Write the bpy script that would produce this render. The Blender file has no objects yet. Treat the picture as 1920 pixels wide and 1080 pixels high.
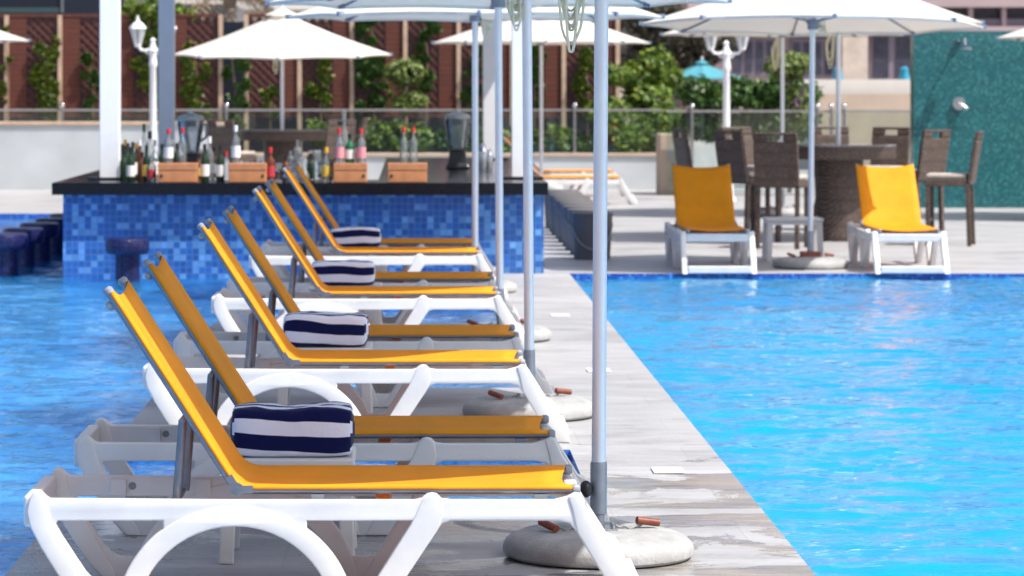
import bpy, bmesh, math, random
from mathutils import Vector, Matrix
from mathutils import noise as mnoise
PI = math.pi
S = bpy.context.scene
C = S.collection

# ------------------------------------------------------------------ camera
F = 6000.0                      # focal length in photo pixels
CH = 1.64                       # camera height
cd = bpy.data.cameras.new('camera'); cam = bpy.data.objects.new('camera', cd); C.objects.link(cam)
cam.location = (0, 0, CH); cam.rotation_euler = (PI/2, 0, 0)
cd.sensor_width = 36; cd.lens = F/1920*36
cd.shift_x = (960-775)/1920; cd.shift_y = -(540-155)/1920
cd.clip_start = 0.1; cd.clip_end = 3000
cd.dof.use_dof = True; cd.dof.focus_distance = 11.2; cd.dof.aperture_fstop = 6.5
S.camera = cam
S.render.resolution_x = 1024; S.render.resolution_y = 576
# ------------------------------------------------------------------ world, sun, exposure
sd = Vector((-0.56, 0.30, -1.0)).normalized()       # direction the sunlight travels
sun_el = math.asin(-sd.z); sun_az = math.atan2(-sd.x, -sd.y)   # azimuth of the sun, from +Y towards +X
W = bpy.data.worlds.new('World'); S.world = W; W.use_nodes = True
nt = W.node_tree; nt.nodes.clear()
sky = nt.nodes.new('ShaderNodeTexSky'); sky.sky_type = 'NISHITA'; sky.sun_disc = False
sky.sun_elevation = sun_el; sky.sun_rotation = sun_az; sky.air_density = 0.8; sky.dust_density = 4.0; sky.ozone_density = 0.7
bg = nt.nodes.new('ShaderNodeBackground'); bg.inputs[1].default_value = 0.13
wo = nt.nodes.new('ShaderNodeOutputWorld')
nt.links.new(sky.outputs[0], bg.inputs[0]); nt.links.new(bg.outputs[0], wo.inputs[0])
sl = bpy.data.lights.new('sun', 'SUN'); sl.energy = 4.6; sl.angle = math.radians(0.5); sl.color = (1.0, 0.96, 0.9)
so = bpy.data.objects.new('sun', sl); C.objects.link(so); so.rotation_euler = sd.to_track_quat('-Z', 'Y').to_euler()
so.location = (10, -5, 20)
S.view_settings.view_transform = 'Standard'; S.view_settings.look = 'None'
S.view_settings.exposure = 0.52; S.view_settings.gamma = 1

def wx(px, Y): return (px-775)/F*Y
def wz(py, Y): return CH-(py-155)/F*Y
def gy(py): return CH*F/(py-155)

# ------------------------------------------------------------------ materials
MATS = {}
class N:
    def __init__(s, name):
        s.m = bpy.data.materials.new(name); s.m.use_nodes = True; s.t = s.m.node_tree; s.t.nodes.clear()
        s.out = s.t.nodes.new('ShaderNodeOutputMaterial')
    def n(s, typ, props=None, **ins):
        nd = s.t.nodes.new(typ)
        for k, v in (props or {}).items(): setattr(nd, k, v)
        for k, v in ins.items():
            key = int(k[1:]) if k[0] == 'i' and k[1:].isdigit() else k.replace('_', ' ')
            sock = nd.inputs[key]
            if isinstance(v, bpy.types.NodeSocket): s.t.links.new(v, sock)
            else: sock.default_value = v
        return nd
    def math(s, op, a, b=0.0, c=0.0):
        return s.n('ShaderNodeMath', {'operation': op}, i0=a, i1=b, i2=c).outputs[0]
    def coord(s, which='Object'): return s.n('ShaderNodeTexCoord').outputs[which]
    def mapping(s, vec, scale=(1,1,1), rot=(0,0,0), loc=(0,0,0)):
        return s.n('ShaderNodeMapping', None, Vector=vec, Scale=scale, Rotation=rot, Location=loc).outputs[0]
    def noise(s, vec, scale, detail=4.0, rough=0.55, dist=0.0):
        return s.n('ShaderNodeTexNoise', None, Vector=vec, Scale=scale, Detail=detail, Roughness=rough, Distortion=dist).outputs[0]
    def ramp(s, fac, stops, interp='LINEAR'):
        r = s.n('ShaderNodeValToRGB', None, Fac=fac); r.color_ramp.interpolation = interp
        els = r.color_ramp.elements
        while len(els) > 1: els.remove(els[-1])
        els[0].position = stops[0][0]; els[0].color = c4(stops[0][1])
        for p, c in stops[1:]:
            e = els.new(p); e.color = c4(c)
        return r.outputs[0]
    def mix(s, fac, a, b, blend='MIX'):
        return s.n('ShaderNodeMix', {'data_type': 'RGBA', 'blend_type': blend}, i0=fac, i6=a, i7=b).outputs[2]
    def bump(s, h, strength=0.3, dist=0.01):
        return s.n('ShaderNodeBump', None, Height=h, Strength=strength, Distance=dist).outputs[0]
    def pbr(s, **k):
        p = s.n('ShaderNodeBsdfPrincipled', None, **k); return p.outputs[0]
    def done(s, sh):
        s.t.links.new(sh, s.out.inputs[0]); return s.m
def c4(c): return (c, c, c, 1) if isinstance(c, (int, float)) else (tuple(c)+(1,))[:4]

def simple(name, col, rough=0.5, metal=0.0, var=0.12, vscale=6.0, bump=0.0, bscale=60.0, **extra):
    if name in MATS: return MATS[name]
    b = N(name); co = b.coord()
    f = b.noise(co, vscale, 5)
    lo = tuple(x*(1-var) for x in col); hi = tuple(min(1, x*(1+var)) for x in col)
    cc = b.ramp(f, [(0.3, lo), (0.7, hi)])
    kw = dict(Base_Color=cc, Roughness=rough, Metallic=metal); kw.update(extra)
    if bump: kw['Normal'] = b.bump(b.noise(co, bscale, 3), bump, 0.004)
    MATS[name] = b.done(b.pbr(**kw)); return MATS[name]

def fabric(name, col, trans=0.25, weave=900.0, var=0.06, tcol=None):
    b = N(name); co = b.coord()
    f = b.noise(co, 5, 4)
    cc = b.ramp(f, [(0.3, tuple(x*(1-var) for x in col)), (0.7, tuple(min(1, x*(1+var)) for x in col))])
    h = b.noise(b.mapping(co, (weave, weave, weave*0.5)), 1.0, 1)
    nb = b.bump(h, 0.12, 0.001)
    p = b.pbr(Base_Color=cc, Roughness=0.65, Normal=nb, Specular_IOR_Level=0.3)
    t = b.n('ShaderNodeBsdfTranslucent', None, Color=c4(tcol) if tcol else cc).outputs[0]
    mx = b.n('ShaderNodeMixShader', None, Fac=trans, i1=p, i2=t).outputs[0]
    return b.done(mx)

def mosaic(name, size, cols, plane='wall', grout=(0.25,0.35,0.5), gw=0.06, rough=0.18, wobble=0.0, hw=1.0):
    """square glass tiles in random picks of cols; plane 'wall' = along x+y and z, 'floor' = x and y"""
    b = N(name); co = b.coord()
    s = b.n('ShaderNodeSeparateXYZ', None, Vector=co)
    u = b.math('ADD', s.outputs[0], s.outputs[1]) if plane == 'wall' else s.outputs[0]
    v = s.outputs[2] if plane == 'wall' else s.outputs[1]
    u = b.math('MULTIPLY', u, 1/size/hw); v = b.math('MULTIPLY', v, 1/size)
    u = b.math('ADD', u, 0.013); v = b.math('ADD', v, 0.021)
    fu = b.math('FLOOR', u); fv = b.math('FLOOR', v)
    cv = b.n('ShaderNodeCombineXYZ', None, X=fu, Y=fv, Z=3.3).outputs[0]
    wn = b.n('ShaderNodeTexWhiteNoise', {'noise_dimensions': '3D'}, Vector=cv)
    col = b.ramp(wn.outputs[0], cols, 'CONSTANT')
    wn2 = b.n('ShaderNodeTexWhiteNoise', {'noise_dimensions': '3D'}, Vector=b.mapping(cv, loc=(7.1, 2.2, 1)))
    jit = b.math('MULTIPLY_ADD', wn2.outputs[0], 0.35, 0.82)
    col = b.mix(1.0, col, b.n('ShaderNodeCombineColor', None, Red=jit, Green=jit, Blue=jit).outputs[0], 'MULTIPLY')
    def edge(t):
        fr = b.math('FRACT', t); d = b.math('ABSOLUTE', b.math('SUBTRACT', fr, 0.5))
        return b.math('GREATER_THAN', d, 0.5-gw/2)
    g = b.math('MAXIMUM', edge(u), edge(v))
    col = b.mix(g, col, c4(grout))
    rg = b.math('MULTIPLY_ADD', g, 0.5, rough)
    return b.done(b.pbr(Base_Color=col, Roughness=rg, Normal=b.bump(b.math('SUBTRACT', 1.0, g), 0.3, 0.002)))

def stone_mat(name, warm=0.0, wet=True):
    b = N(name); co = b.coord()
    s = b.n('ShaderNodeSeparateXYZ', None, Vector=co)
    # wood-figured porcelain planks laid across the strip
    br = b.n('ShaderNodeTexBrick', {'offset': 0.37, 'offset_frequency': 2}, Vector=co, Color1=(0,0,0,1), Color2=(1,1,1,1), Mortar=(0.5,0.5,0.5,1),
             Scale=1.0, Mortar_Size=0.0016, Mortar_Smooth=0.2, Brick_Width=1.2, Row_Height=0.6)
    grain = b.noise(b.mapping(co, (1.6, 10, 1)), 1.0, 8, 0.62, 1.4)
    cloud = b.noise(b.mapping(co, (0.9, 1.6, 1)), 1.3, 6, 0.6, 0.6)
    mixv = b.math('ADD', b.math('MULTIPLY', grain, 0.36), b.math('MULTIPLY', cloud, 0.64))
    spk = b.noise(co, 38, 5, 0.7)
    mixv = b.math('ADD', mixv, b.math('MULTIPLY', b.math('SUBTRACT', spk, 0.5), 0.22))
    base = b.ramp(mixv, [(0.34, (0.23, 0.226, 0.228)), (0.47, (0.335, 0.333, 0.338)),
                         (0.62, (0.41, 0.41, 0.42))])
    pl = b.math('MULTIPLY_ADD', br.outputs[0], 0.07, 0.95)
    base = b.mix(1.0, base, b.n('ShaderNodeCombineColor', None, Red=pl, Green=pl, Blue=pl).outputs[0], 'MULTIPLY')
    base = b.mix(b.math('MULTIPLY', br.outputs[1], 0.55), base, (0.20, 0.19, 0.18, 1))
    rough = 0.45
    if wet:
        w = b.noise(b.mapping(co, (0.8, 1.0, 1), loc=(3.1, 0.55, 0)), 1.35, 6, 0.62, 1.0)
        # puddled water sits nearest the first lounger bays
        yy = b.math('SUBTRACT', s.outputs[1], 12.0)
        fall = b.math('MULTIPLY', b.math('MULTIPLY', yy, yy), 0.02)
        wv = b.math('SUBTRACT', w, fall)
        wm = b.ramp(wv, [(0.465, 0.0), (0.49, 0.7), (0.53, 1.0)])
        wm2 = b.ramp(b.noise(b.mapping(co, (1.1, 2.0, 1), loc=(9.3, 4.1, 0)), 1.2, 5, 0.6, 1.2), [(0.42, 0.0), (0.56, 1.0)])
        wc = b.mix(wm2, (0.15, 0.15, 0.165, 1), (0.215, 0.18, 0.135, 1))
        wg = b.ramp(grain, [(0.35, 0.45), (0.6, 1.4)])
        wc = b.mix(1.0, wc, wg, 'MULTIPLY')
        base = b.mix(b.math('MULTIPLY', wm, 0.75), base, wc)
        rough = b.math('MULTIPLY_ADD', wm, -0.30, 0.45)
    h = b.math('ADD', b.math('MULTIPLY', grain, 0.6), b.math('MULTIPLY', br.outputs[1], -0.8))
    return b.done(b.pbr(Base_Color=base, Roughness=rough, Normal=b.bump(h, 0.35, 0.003)))

def water_mat(name, tint, body, bodyfac, wave=0.5):
    b = N(name); co = b.coord()
    a1 = b.noise(b.mapping(co, (7, 9, 1)), 1.0, 4, 0.6, 0.8)
    a2 = b.noise(b.mapping(co, (17, 22, 1), loc=(4, 2, 0)), 1.0, 4, 0.6, 1.2)
    a3 = b.noise(b.mapping(co, (48, 60, 1), loc=(1, 9, 0)), 1.0, 3, 0.6, 0.8)
    h = b.math('ADD', b.math('MULTIPLY', a1, 0.8), b.math('ADD', b.math('MULTIPLY', a2, 0.5), b.math('MULTIPLY', a3, 0.16)))
    nb = b.bump(h, wave, 0.05)
    fr = b.n('ShaderNodeFresnel', None, IOR=1.33, Normal=nb).outputs[0]
    gl = b.n('ShaderNodeBsdfGlossy', None, Color=(0.95,0.97,1,1), Roughness=0.03, Normal=nb).outputs[0]
    tr = b.n('ShaderNodeBsdfTransparent', None, Color=c4(tint)).outputs[0]
    df = b.n('ShaderNodeBsdfDiffuse', None, Color=c4(body), Normal=nb).outputs[0]
    rf = b.n('ShaderNodeBsdfRefraction', None, Color=c4(tint), Roughness=0.0, IOR=1.33, Normal=nb).outputs[0]
    tr = b.n('ShaderNodeMixShader', None, Fac=0.6, i1=tr, i2=rf).outputs[0]
    inner = b.n('ShaderNodeMixShader', None, Fac=bodyfac, i1=tr, i2=df).outputs[0]
    return b.done(b.n('ShaderNodeMixShader', None, Fac=b.math('MINIMUM', b.math('MULTIPLY', fr, 1.0), 1.0), i1=inner, i2=gl).outputs[0])

M = MATS
def W_(name, *a, **k): M[name] = simple(name, *a, **k)
W_('plastic', (0.67,0.665,0.66), 0.36, var=0.07, vscale=7, bump=0.08, bscale=40)
M['sling'] = fabric('sling', (0.88,0.375,0.010), 0.32, var=0.09, tcol=(0.95,0.34,0.010))
W_('grey_alu', (0.23,0.25,0.29), 0.4, 0.75, var=0.1, vscale=20)
W_('grey_plug', (0.22,0.24,0.27), 0.45, var=0.1)
W_('pole_alu', (0.80,0.81,0.84), 0.36, 0.6, var=0.04, vscale=10)
W_('sleeve_metal', (0.30,0.33,0.37), 0.42, 0.6, var=0.14, vscale=14)
W_('black_plastic', (0.015,0.015,0.017), 0.35)
M['canopy'] = fabric('canopy', (0.80,0.78,0.74), 0.38, 300, 0.02, tcol=(0.80,0.76,0.68))
W_('strap_blue', (0.17,0.22,0.30), 0.6)
W_('rope', (0.74,0.69,0.50), 0.8, bump=0.5, bscale=300)
W_('rope_grey', (0.30,0.30,0.30), 0.85, bump=0.8, bscale=400)
W_('toggle_wood', (0.22,0.05,0.025), 0.45, var=0.35, vscale=30)
W_('concrete', (0.31,0.31,0.308), 0.8, var=0.22, vscale=9, bump=0.8, bscale=55)
W_('dark_rim', (0.06,0.058,0.055), 0.85, var=0.4, vscale=30)
W_('granite', (0.006,0.007,0.011), 0.16, var=0.5, vscale=90, Specular_IOR_Level=0.3)
W_('white_paint', (0.80,0.81,0.83), 0.45, var=0.03)
W_('box_wood', (0.50,0.21,0.09), 0.55, var=0.18, vscale=9)
W_('green_glass', (0.012,0.03,0.012), 0.08)
W_('emerald_glass', (0.01,0.12,0.05), 0.08)
W_('amber_glass', (0.12,0.03,0.01), 0.08)
W_('red_cap', (0.60,0.02,0.03), 0.4)
W_('yellow_cap', (0.80,0.45,0.03), 0.4)
W_('white_cap', (0.8,0.8,0.82), 0.4)
W_('label_white', (0.75,0.73,0.70), 0.6)
W_('label_pink', (0.65,0.25,0.28), 0.6)
W_('label_red', (0.45,0.03,0.05), 0.6)
W_('label_yellow', (0.75,0.5,0.08), 0.6)
W_('steel', (0.6,0.6,0.62), 0.2, 1.0)
W_('bark', (0.16,0.11,0.075), 0.85, var=0.3, vscale=12, bump=0.6)
W_('trunk_grey', (0.22,0.18,0.14), 0.85, var=0.3, vscale=12, bump=0.6)
def glassm(name, col, rough=0.03, alpha=0.75, ior=1.2):
    b = N(name)
    fr = b.n('ShaderNodeFresnel', None, IOR=1.45).outputs[0]
    gl = b.n('ShaderNodeBsdfGlossy', None, Color=(1,1,1,1), Roughness=rough).outputs[0]
    tr = b.n('ShaderNodeBsdfTransparent', None, Color=c4(col)).outputs[0]
    df = b.n('ShaderNodeBsdfDiffuse', None, Color=(0.7,0.75,0.75,1)).outputs[0]
    inn = b.n('ShaderNodeMixShader', None, Fac=1-alpha, i1=tr, i2=df).outputs[0]
    M[name] = b.done(b.n('ShaderNodeMixShader', None, Fac=fr, i1=inn, i2=gl).outputs[0])
glassm('clear_glass', (0.88,0.91,0.92), alpha=0.86)
glassm('rail_glass', (0.86,0.92,0.90), alpha=0.99)
glassm('clip_clear', (0.8,0.84,0.88), alpha=0.6)
glassm('lantern_glass', (0.8,0.82,0.85), alpha=0.55)
M['bar_tile'] = mosaic('bar_tile', 0.0545, [(0.0,(0.018,0.105,0.38)),(0.35,(0.024,0.12,0.43)),(0.72,(0.095,0.26,0.58)),(0.9,(0.12,0.31,0.64))], grout=(0.07,0.17,0.38), gw=0.11)
M['navy_tile'] = mosaic('navy_tile', 0.024, [(0.0,(0.006,0.007,0.05)),(0.5,(0.009,0.010,0.08)),(0.85,(0.015,0.018,0.11))], grout=(0.015,0.02,0.07), gw=0.14)
M['pool_wall'] = mosaic('pool_wall', 0.025, [(0.0,(0.008,0.05,0.30)),(0.4,(0.015,0.09,0.42)),(0.75,(0.05,0.2,0.55))], grout=(0.08,0.15,0.3), gw=0.1)
M['teal_tile'] = mosaic('teal_tile', 0.03, [(0.0,(0.012,0.095,0.115)),(0.35,(0.016,0.115,0.132)),(0.7,(0.022,0.138,0.152)),(0.9,(0.04,0.175,0.18))], grout=(0.02,0.10,0.10), gw=0.07)
M['pool_floor'] = mosaic('pool_floor', 0.15, [(0.0,(0.03,0.60,0.93)),(0.5,(0.05,0.66,0.95)),(0.8,(0.08,0.72,0.96))], 'floor', grout=(0.05,0.36,0.7), gw=0.05)
M['pool_floor_left'] = mosaic('pool_floor_left', 0.1, [(0.0,(0.16,0.40,0.80)),(0.4,(0.24,0.58,0.90)),(0.75,(0.42,0.75,0.94))], 'floor', grout=(0.06,0.25,0.6), gw=0.05)
M['deck'] = stone_mat('deck_stone', 0.0, True)
M['water_r'] = water_mat('pool_water', (0.34,0.92,1.0), (0.001,0.37,0.78), 0.44, 0.14)
M['water_l'] = water_mat('pool_water_left', (0.64,0.90,1.0), (0.03,0.30,0.72), 0.26, 0.2)

def slat_wood():
    b = N('slat_wood'); co = b.coord()
    s = b.n('ShaderNodeSeparateXYZ', None, Vector=co)
    fr = b.math('FRACT', b.math('MULTIPLY', s.outputs[2], 12.0))
    g = b.math('LESS_THAN', fr, 0.12)
    f = b.noise(b.mapping(co, (3, 3, 40)), 1.0, 4)
    cc = b.ramp(f, [(0.3, (0.075,0.018,0.011)), (0.7, (0.13,0.032,0.018))])
    cc = b.mix(g, cc, (0.03,0.012,0.008,1))
    M['slat_wood'] = b.done(b.pbr(Base_Color=cc, Roughness=0.7, Normal=b.bump(g, -0.6, 0.01)))
slat_wood()
W_('lattice_wood', (0.095,0.026,0.015), 0.7, var=0.25, vscale=14)
W_('post_wood', (0.50,0.36,0.26), 0.65, var=0.15, vscale=8)
def wicker():
    b = N('wicker'); co = b.coord()
    s = b.n('ShaderNodeSeparateXYZ', None, Vector=co)
    u = b.math('ADD', s.outputs[0], s.outputs[1])
    w1 = b.math('SINE', b.math('MULTIPLY', u, 150.0)); w2 = b.math('SINE', b.math('MULTIPLY', s.outputs[2], 150.0))
    h = b.math('MULTIPLY', w1, w2)
    bands = b.math('GREATER_THAN', b.math('SINE', b.math('MULTIPLY', s.outputs[2], 48.0)), 0.72)
    f = b.math('MULTIPLY_ADD', h, 0.35, b.noise(co, 30, 3))
    cc = b.ramp(f, [(0.2, (0.035,0.023,0.018)), (0.6, (0.095,0.064,0.05)), (0.9, (0.17,0.12,0.095))])
    cc = b.mix(b.math('MULTIPLY', bands, 0.35), cc, (0.035,0.022,0.016,1))
    M['wicker'] = b.done(b.pbr(Base_Color=cc, Roughness=0.5, Normal=b.bump(h, 0.8, 0.004)))
wicker()
W_('cushion', (0.42,0.37,0.33), 0.85, var=0.08)
W_('stool_grey', (0.13,0.125,0.125), 0.5, var=0.1, bump=0.3, bscale=90)
W_('wall_white', (0.46,0.49,0.51), 0.5, var=0.12, vscale=1.2)
W_('wall_tan', (0.46,0.36,0.28), 0.8, var=0.1, vscale=2)
W_('wall_cream', (0.62,0.60,0.57), 0.75, var=0.06, vscale=2)
W_('facade_pink', (0.40,0.31,0.32), 0.85, var=0.08, vscale=0.4)
W_('facade_mauve', (0.20,0.165,0.20), 0.8, var=0.1, vscale=0.5)
W_('facade_dark', (0.012,0.016,0.028), 0.35, var=0.3, vscale=0.4)
W_('facade_grey', (0.13,0.14,0.16), 0.6, var=0.15, vscale=0.4)
W_('window_glass', (0.05,0.05,0.075), 0.15, var=0.3)
W_('stone_pale', (0.50,0.42,0.36), 0.85, var=0.18, vscale=3)
W_('earth', (0.25,0.21,0.17), 0.9, var=0.3, vscale=0.3)
W_('teal_pot', (0.02,0.25,0.38), 0.4)
M['teal_canvas'] = fabric('teal_canvas', (0.09,0.33,0.40), 0.2)
W_('thatch', (0.22,0.16,0.10), 0.9, var=0.5, vscale=20)
W_('plate_white', (0.78,0.78,0.75), 0.4, var=0.02)

def leafmat(name, cols):
    b = N(name); g = b.n('ShaderNodeNewGeometry')
    r = b.ramp(g.outputs['Random Per Island'], cols)
    p = b.pbr(Base_Color=r, Roughness=0.45)
    t = b.n('ShaderNodeBsdfTranslucent', None, Color=r).outputs[0]
    M[name] = b.done(b.n('ShaderNodeMixShader', None, Fac=0.3, i1=p, i2=t).outputs[0])
leafmat('leaf_bright', [(0.0,(0.035,0.09,0.010)),(0.5,(0.11,0.20,0.02)),(0.85,(0.24,0.32,0.035)),(1.0,(0.34,0.38,0.06))])
leafmat('leaf_mid', [(0.0,(0.015,0.05,0.010)),(0.6,(0.045,0.11,0.018)),(1.0,(0.11,0.20,0.03))])
leafmat('leaf_topiary', [(0.0,(0.05,0.09,0.018)),(0.5,(0.14,0.20,0.045)),(1.0,(0.30,0.36,0.10))])
leafmat('leaf_olive', [(0.0,(0.028,0.028,0.016)),(0.6,(0.085,0.075,0.05)),(1.0,(0.15,0.13,0.09))])
leafmat('leaf_vine', [(0.0,(0.02,0.055,0.012)),(0.5,(0.07,0.13,0.015)),(1.0,(0.26,0.30,0.03))])
leafmat('flower', [(0.0,(0.25,0.05,0.30)),(1.0,(0.45,0.15,0.5))])

# ------------------------------------------------------------------ geometry helpers
def obj(name, bm, mat, parent=None, smooth=False, bevel=0.0, loc=None):
    me = bpy.data.meshes.new(name)
    if isinstance(bm, bmesh.types.BMesh):
        bm.to_mesh(me); bm.free()
    else:
        me.from_pydata(bm[0], [], bm[1])
    for m in (mat if isinstance(mat, (list, tuple)) else [mat]): me.materials.append(m if not isinstance(m, str) else M[m])
    if smooth:
        me.polygons.foreach_set('use_smooth', [True]*len(me.polygons))
        if smooth == 'auto':
            try: me.set_sharp_from_angle(angle=math.radians(40))
            except Exception: pass
    o = bpy.data.objects.new(name, me); C.objects.link(o)
    if loc: o.location = loc
    if parent: o.parent = parent
    if bevel:
        md = o.modifiers.new('bevel', 'BEVEL'); md.width = bevel; md.segments = 2; md.limit_method = 'ANGLE'; md.angle_limit = math.radians(35)
        md.harden_normals = False
    return o
def thing(name, label, cat, loc=(0,0,0), rotz=0, group=None):
    o = bpy.data.objects.new(name, None); C.objects.link(o); o.empty_display_size = 0.1
    o.location = loc; o.rotation_euler = (0,0,rotz); return tag(o, label, cat, group)
def tag(o, label=None, cat=None, group=None):
    if label: o['label'] = label
    if cat: o['category'] = cat
    if group: o['group'] = group
    return o
def struct(o): o['kind'] = 'structure'; return o
def dup(root, loc, rotz=None, label=None):
    def cp(o, par):
        c = o.copy(); C.objects.link(c)
        if par: c.parent = par
        for ch in list(o.children): cp(ch, c)
        return c
    r = cp(root, None); r.location = loc
    if rotz is not None: r.rotation_euler = (0,0,rotz)
    if label: r['label'] = label
    return r
def nb(): return bmesh.new()
def box(bm, x0, x1, y0, y1, z0, z1, mi=0):
    v = [bm.verts.new(p) for p in ((x0,y0,z0),(x1,y0,z0),(x1,y1,z0),(x0,y1,z0),(x0,y0,z1),(x1,y0,z1),(x1,y1,z1),(x0,y1,z1))]
    for f in ((0,3,2,1),(4,5,6,7),(0,1,5,4),(1,2,6,5),(2,3,7,6),(3,0,4,7)):
        fc = bm.faces.new([v[i] for i in f]); fc.material_index = mi
    return bm
def obox(bm, c, ax, ay, az, hx, hy, hz):
    c = Vector(c); v = []
    for sz in (-1,1):
        for sx, sy in ((-1,-1),(1,-1),(1,1),(-1,1)):
            v.append(bm.verts.new(c+ax*hx*sx+ay*hy*sy+az*hz*sz))
    for f in ((0,3,2,1),(4,5,6,7),(0,1,5,4),(1,2,6,5),(2,3,7,6),(3,0,4,7)): bm.faces.new([v[i] for i in f])
def beam(bm, a, b, w, h, up=Vector((0,0,1))):
    a = Vector(a); b = Vector(b); d = (b-a); L = d.length; d.normalize()
    s = d.cross(up)
    if s.length < 1e-4: s = Vector((1,0,0))
    s.normalize(); u = s.cross(d)
    obox(bm, (a+b)/2, d, s, u, L/2, w/2, h/2)
def tube(bm, pts, r, seg=10, cap=True, r2=None):
    pts = [Vector(p) for p in pts]; n = len(pts)
    rings = []; prev = None
    for i, p in enumerate(pts):
        t = (pts[min(i+1, n-1)]-pts[max(i-1, 0)]).normalized()
        if prev is None:
            a = Vector((0,0,1)) if abs(t.z) < 0.9 else Vector((1,0,0))
            u = t.cross(a).normalized()
        else:
            u = (prev-t*prev.dot(t)).normalized()
        prev = u; w = t.cross(u)
        rr = r if not callable(r) else r(i/(n-1))
        rb = (r2 or rr)
        rings.append([bm.verts.new(p+u*math.cos(2*PI*k/seg)*rr+w*math.sin(2*PI*k/seg)*rb) for k in range(seg)])
    for a, b in zip(rings, rings[1:]):
        for k in range(seg): bm.faces.new((a[k], a[(k+1)%seg], b[(k+1)%seg], b[k]))
    if cap:
        bm.faces.new(rings[0][::-1]); bm.faces.new(rings[-1])
    return bm
def lathe(bm, prof, seg=24, c=(0,0,0), sq=1.0):
    c = Vector(c); rings = []
    for r, z in prof:
        if r < 1e-5: rings.append([bm.verts.new(c+Vector((0,0,z)))])
        else: rings.append([bm.verts.new(c+Vector((r*math.cos(2*PI*k/seg), r*sq*math.sin(2*PI*k/seg), z))) for k in range(seg)])
    for a, b in zip(rings, rings[1:]):
        for k in range(seg):
            k2 = (k+1) % seg
            if len(a) == 1 and len(b) == 1: continue
            if len(a) == 1: bm.faces.new((a[0], b[k2], b[k]))
            elif len(b) == 1: bm.faces.new((a[k], a[k2], b[0]))
            else: bm.faces.new((a[k], a[k2], b[k2], b[k]))
    return bm
def sphere(bm, c, r, seg=14, sx=1, sy=1, sz=1):
    prof = [(r*math.sin(PI*i/8)*1.0, -r*math.cos(PI*i/8)) for i in range(9)]
    prof[0] = (0, -r); prof[-1] = (0, r)
    n0 = len(bm.verts); lathe(bm, prof, seg); bm.verts.ensure_lookup_table()
    for v in bm.verts[n0:]: v.co = Vector((v.co.x*sx, v.co.y*sy, v.co.z*sz))+Vector(c)
def prism(bm, outline, z0, z1, mi_side=0, mi_top=0, bottom=True):
    lo = [bm.verts.new((x, y, z0)) for x, y in outline]; hi = [bm.verts.new((x, y, z1)) for x, y in outline]
    n = len(outline)
    f = bm.faces.new(hi); f.material_index = mi_top
    if bottom: bm.faces.new(lo[::-1])
    for i in range(n):
        f = bm.faces.new((lo[i], lo[(i+1)%n], hi[(i+1)%n], hi[i])); f.material_index = mi_side
    bmesh.ops.recalc_face_normals(bm, faces=bm.faces[:])
    return bm
def curve_profile(loops, half, bev=0.006):
    """flat outline with holes (x,z), given thickness along y with rounded edges, as a mesh"""
    cu = bpy.data.curves.new('outline', 'CURVE'); cu.dimensions = '2D'; cu.fill_mode = 'BOTH'
    cu.extrude = half-bev; cu.bevel_depth = bev; cu.bevel_resolution = 2; cu.offset = -bev
    for lp in loops:
        sp = cu.splines.new('POLY'); sp.points.add(len(lp)-1); sp.use_cyclic_u = True
        for i, (x, z) in enumerate(lp): sp.points[i].co = (x, z, 0, 1)
    co = bpy.data.objects.new('outline', cu); C.objects.link(co)
    dg = bpy.context.evaluated_depsgraph_get(); me = bpy.data.meshes.new_from_object(co.evaluated_get(dg))
    bpy.data.objects.remove(co); bpy.data.curves.remove(cu)
    bm = nb(); bm.from_mesh(me); bpy.data.meshes.remove(me)
    for v in bm.verts: v.co = Vector((v.co.x, -v.co.z, v.co.y))
    bmesh.ops.remove_doubles(bm, verts=bm.verts[:], dist=1e-5)
    return bm

def leaves(blobs, n, size, seed, shell=0.55, flat=0.0):
    """leaf faces spread through ellipsoids (cx,cy,cz,rx,ry,rz)"""
    rnd = random.Random(seed); V = []; Fc = []
    vol = [b[3]*b[4]*b[5] for b in blobs]; tot = sum(vol)
    for b, vv in zip(blobs, vol):
        m = int(n*vv/tot)
        for _ in range(m):
            d = Vector((rnd.gauss(0,1), rnd.gauss(0,1), rnd.gauss(0,1))).normalized()
            rr = (shell+(1-shell)*rnd.random()) if rnd.random() < 0.8 else rnd.random()
            nz = mnoise.noise(Vector((d.x*2.2+seed, d.y*2.2, d.z*2.2)))
            rr *= 0.88+0.45*nz
            p = Vector((b[0]+d.x*rr*b[3], b[1]+d.y*rr*b[4], b[2]+d.z*rr*b[5]))
            if mnoise.noise(p*(1.6/max(0.25, b[3]))*1.0+Vector((seed*3.1,0,0))) < -0.28: continue
            nrm = (d+Vector((rnd.gauss(0,.6), rnd.gauss(0,.6), rnd.gauss(0,.6)+0.3))).normalized()
            a = nrm.cross(Vector((rnd.gauss(0,1), rnd.gauss(0,1), rnd.gauss(0,1)))).normalized(); c = nrm.cross(a)
            s = size*(0.6+0.8*rnd.random()); k = len(V)
            V += [p-a*s*0.5, p+c*s*0.27+nrm*s*0.06, p+a*s*0.5-nrm*s*0.05, p-c*s*0.27+nrm*s*0.06]
            Fc.append((k, k+1, k+2, k+3))
    return ([tuple(v) for v in V], Fc)

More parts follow.
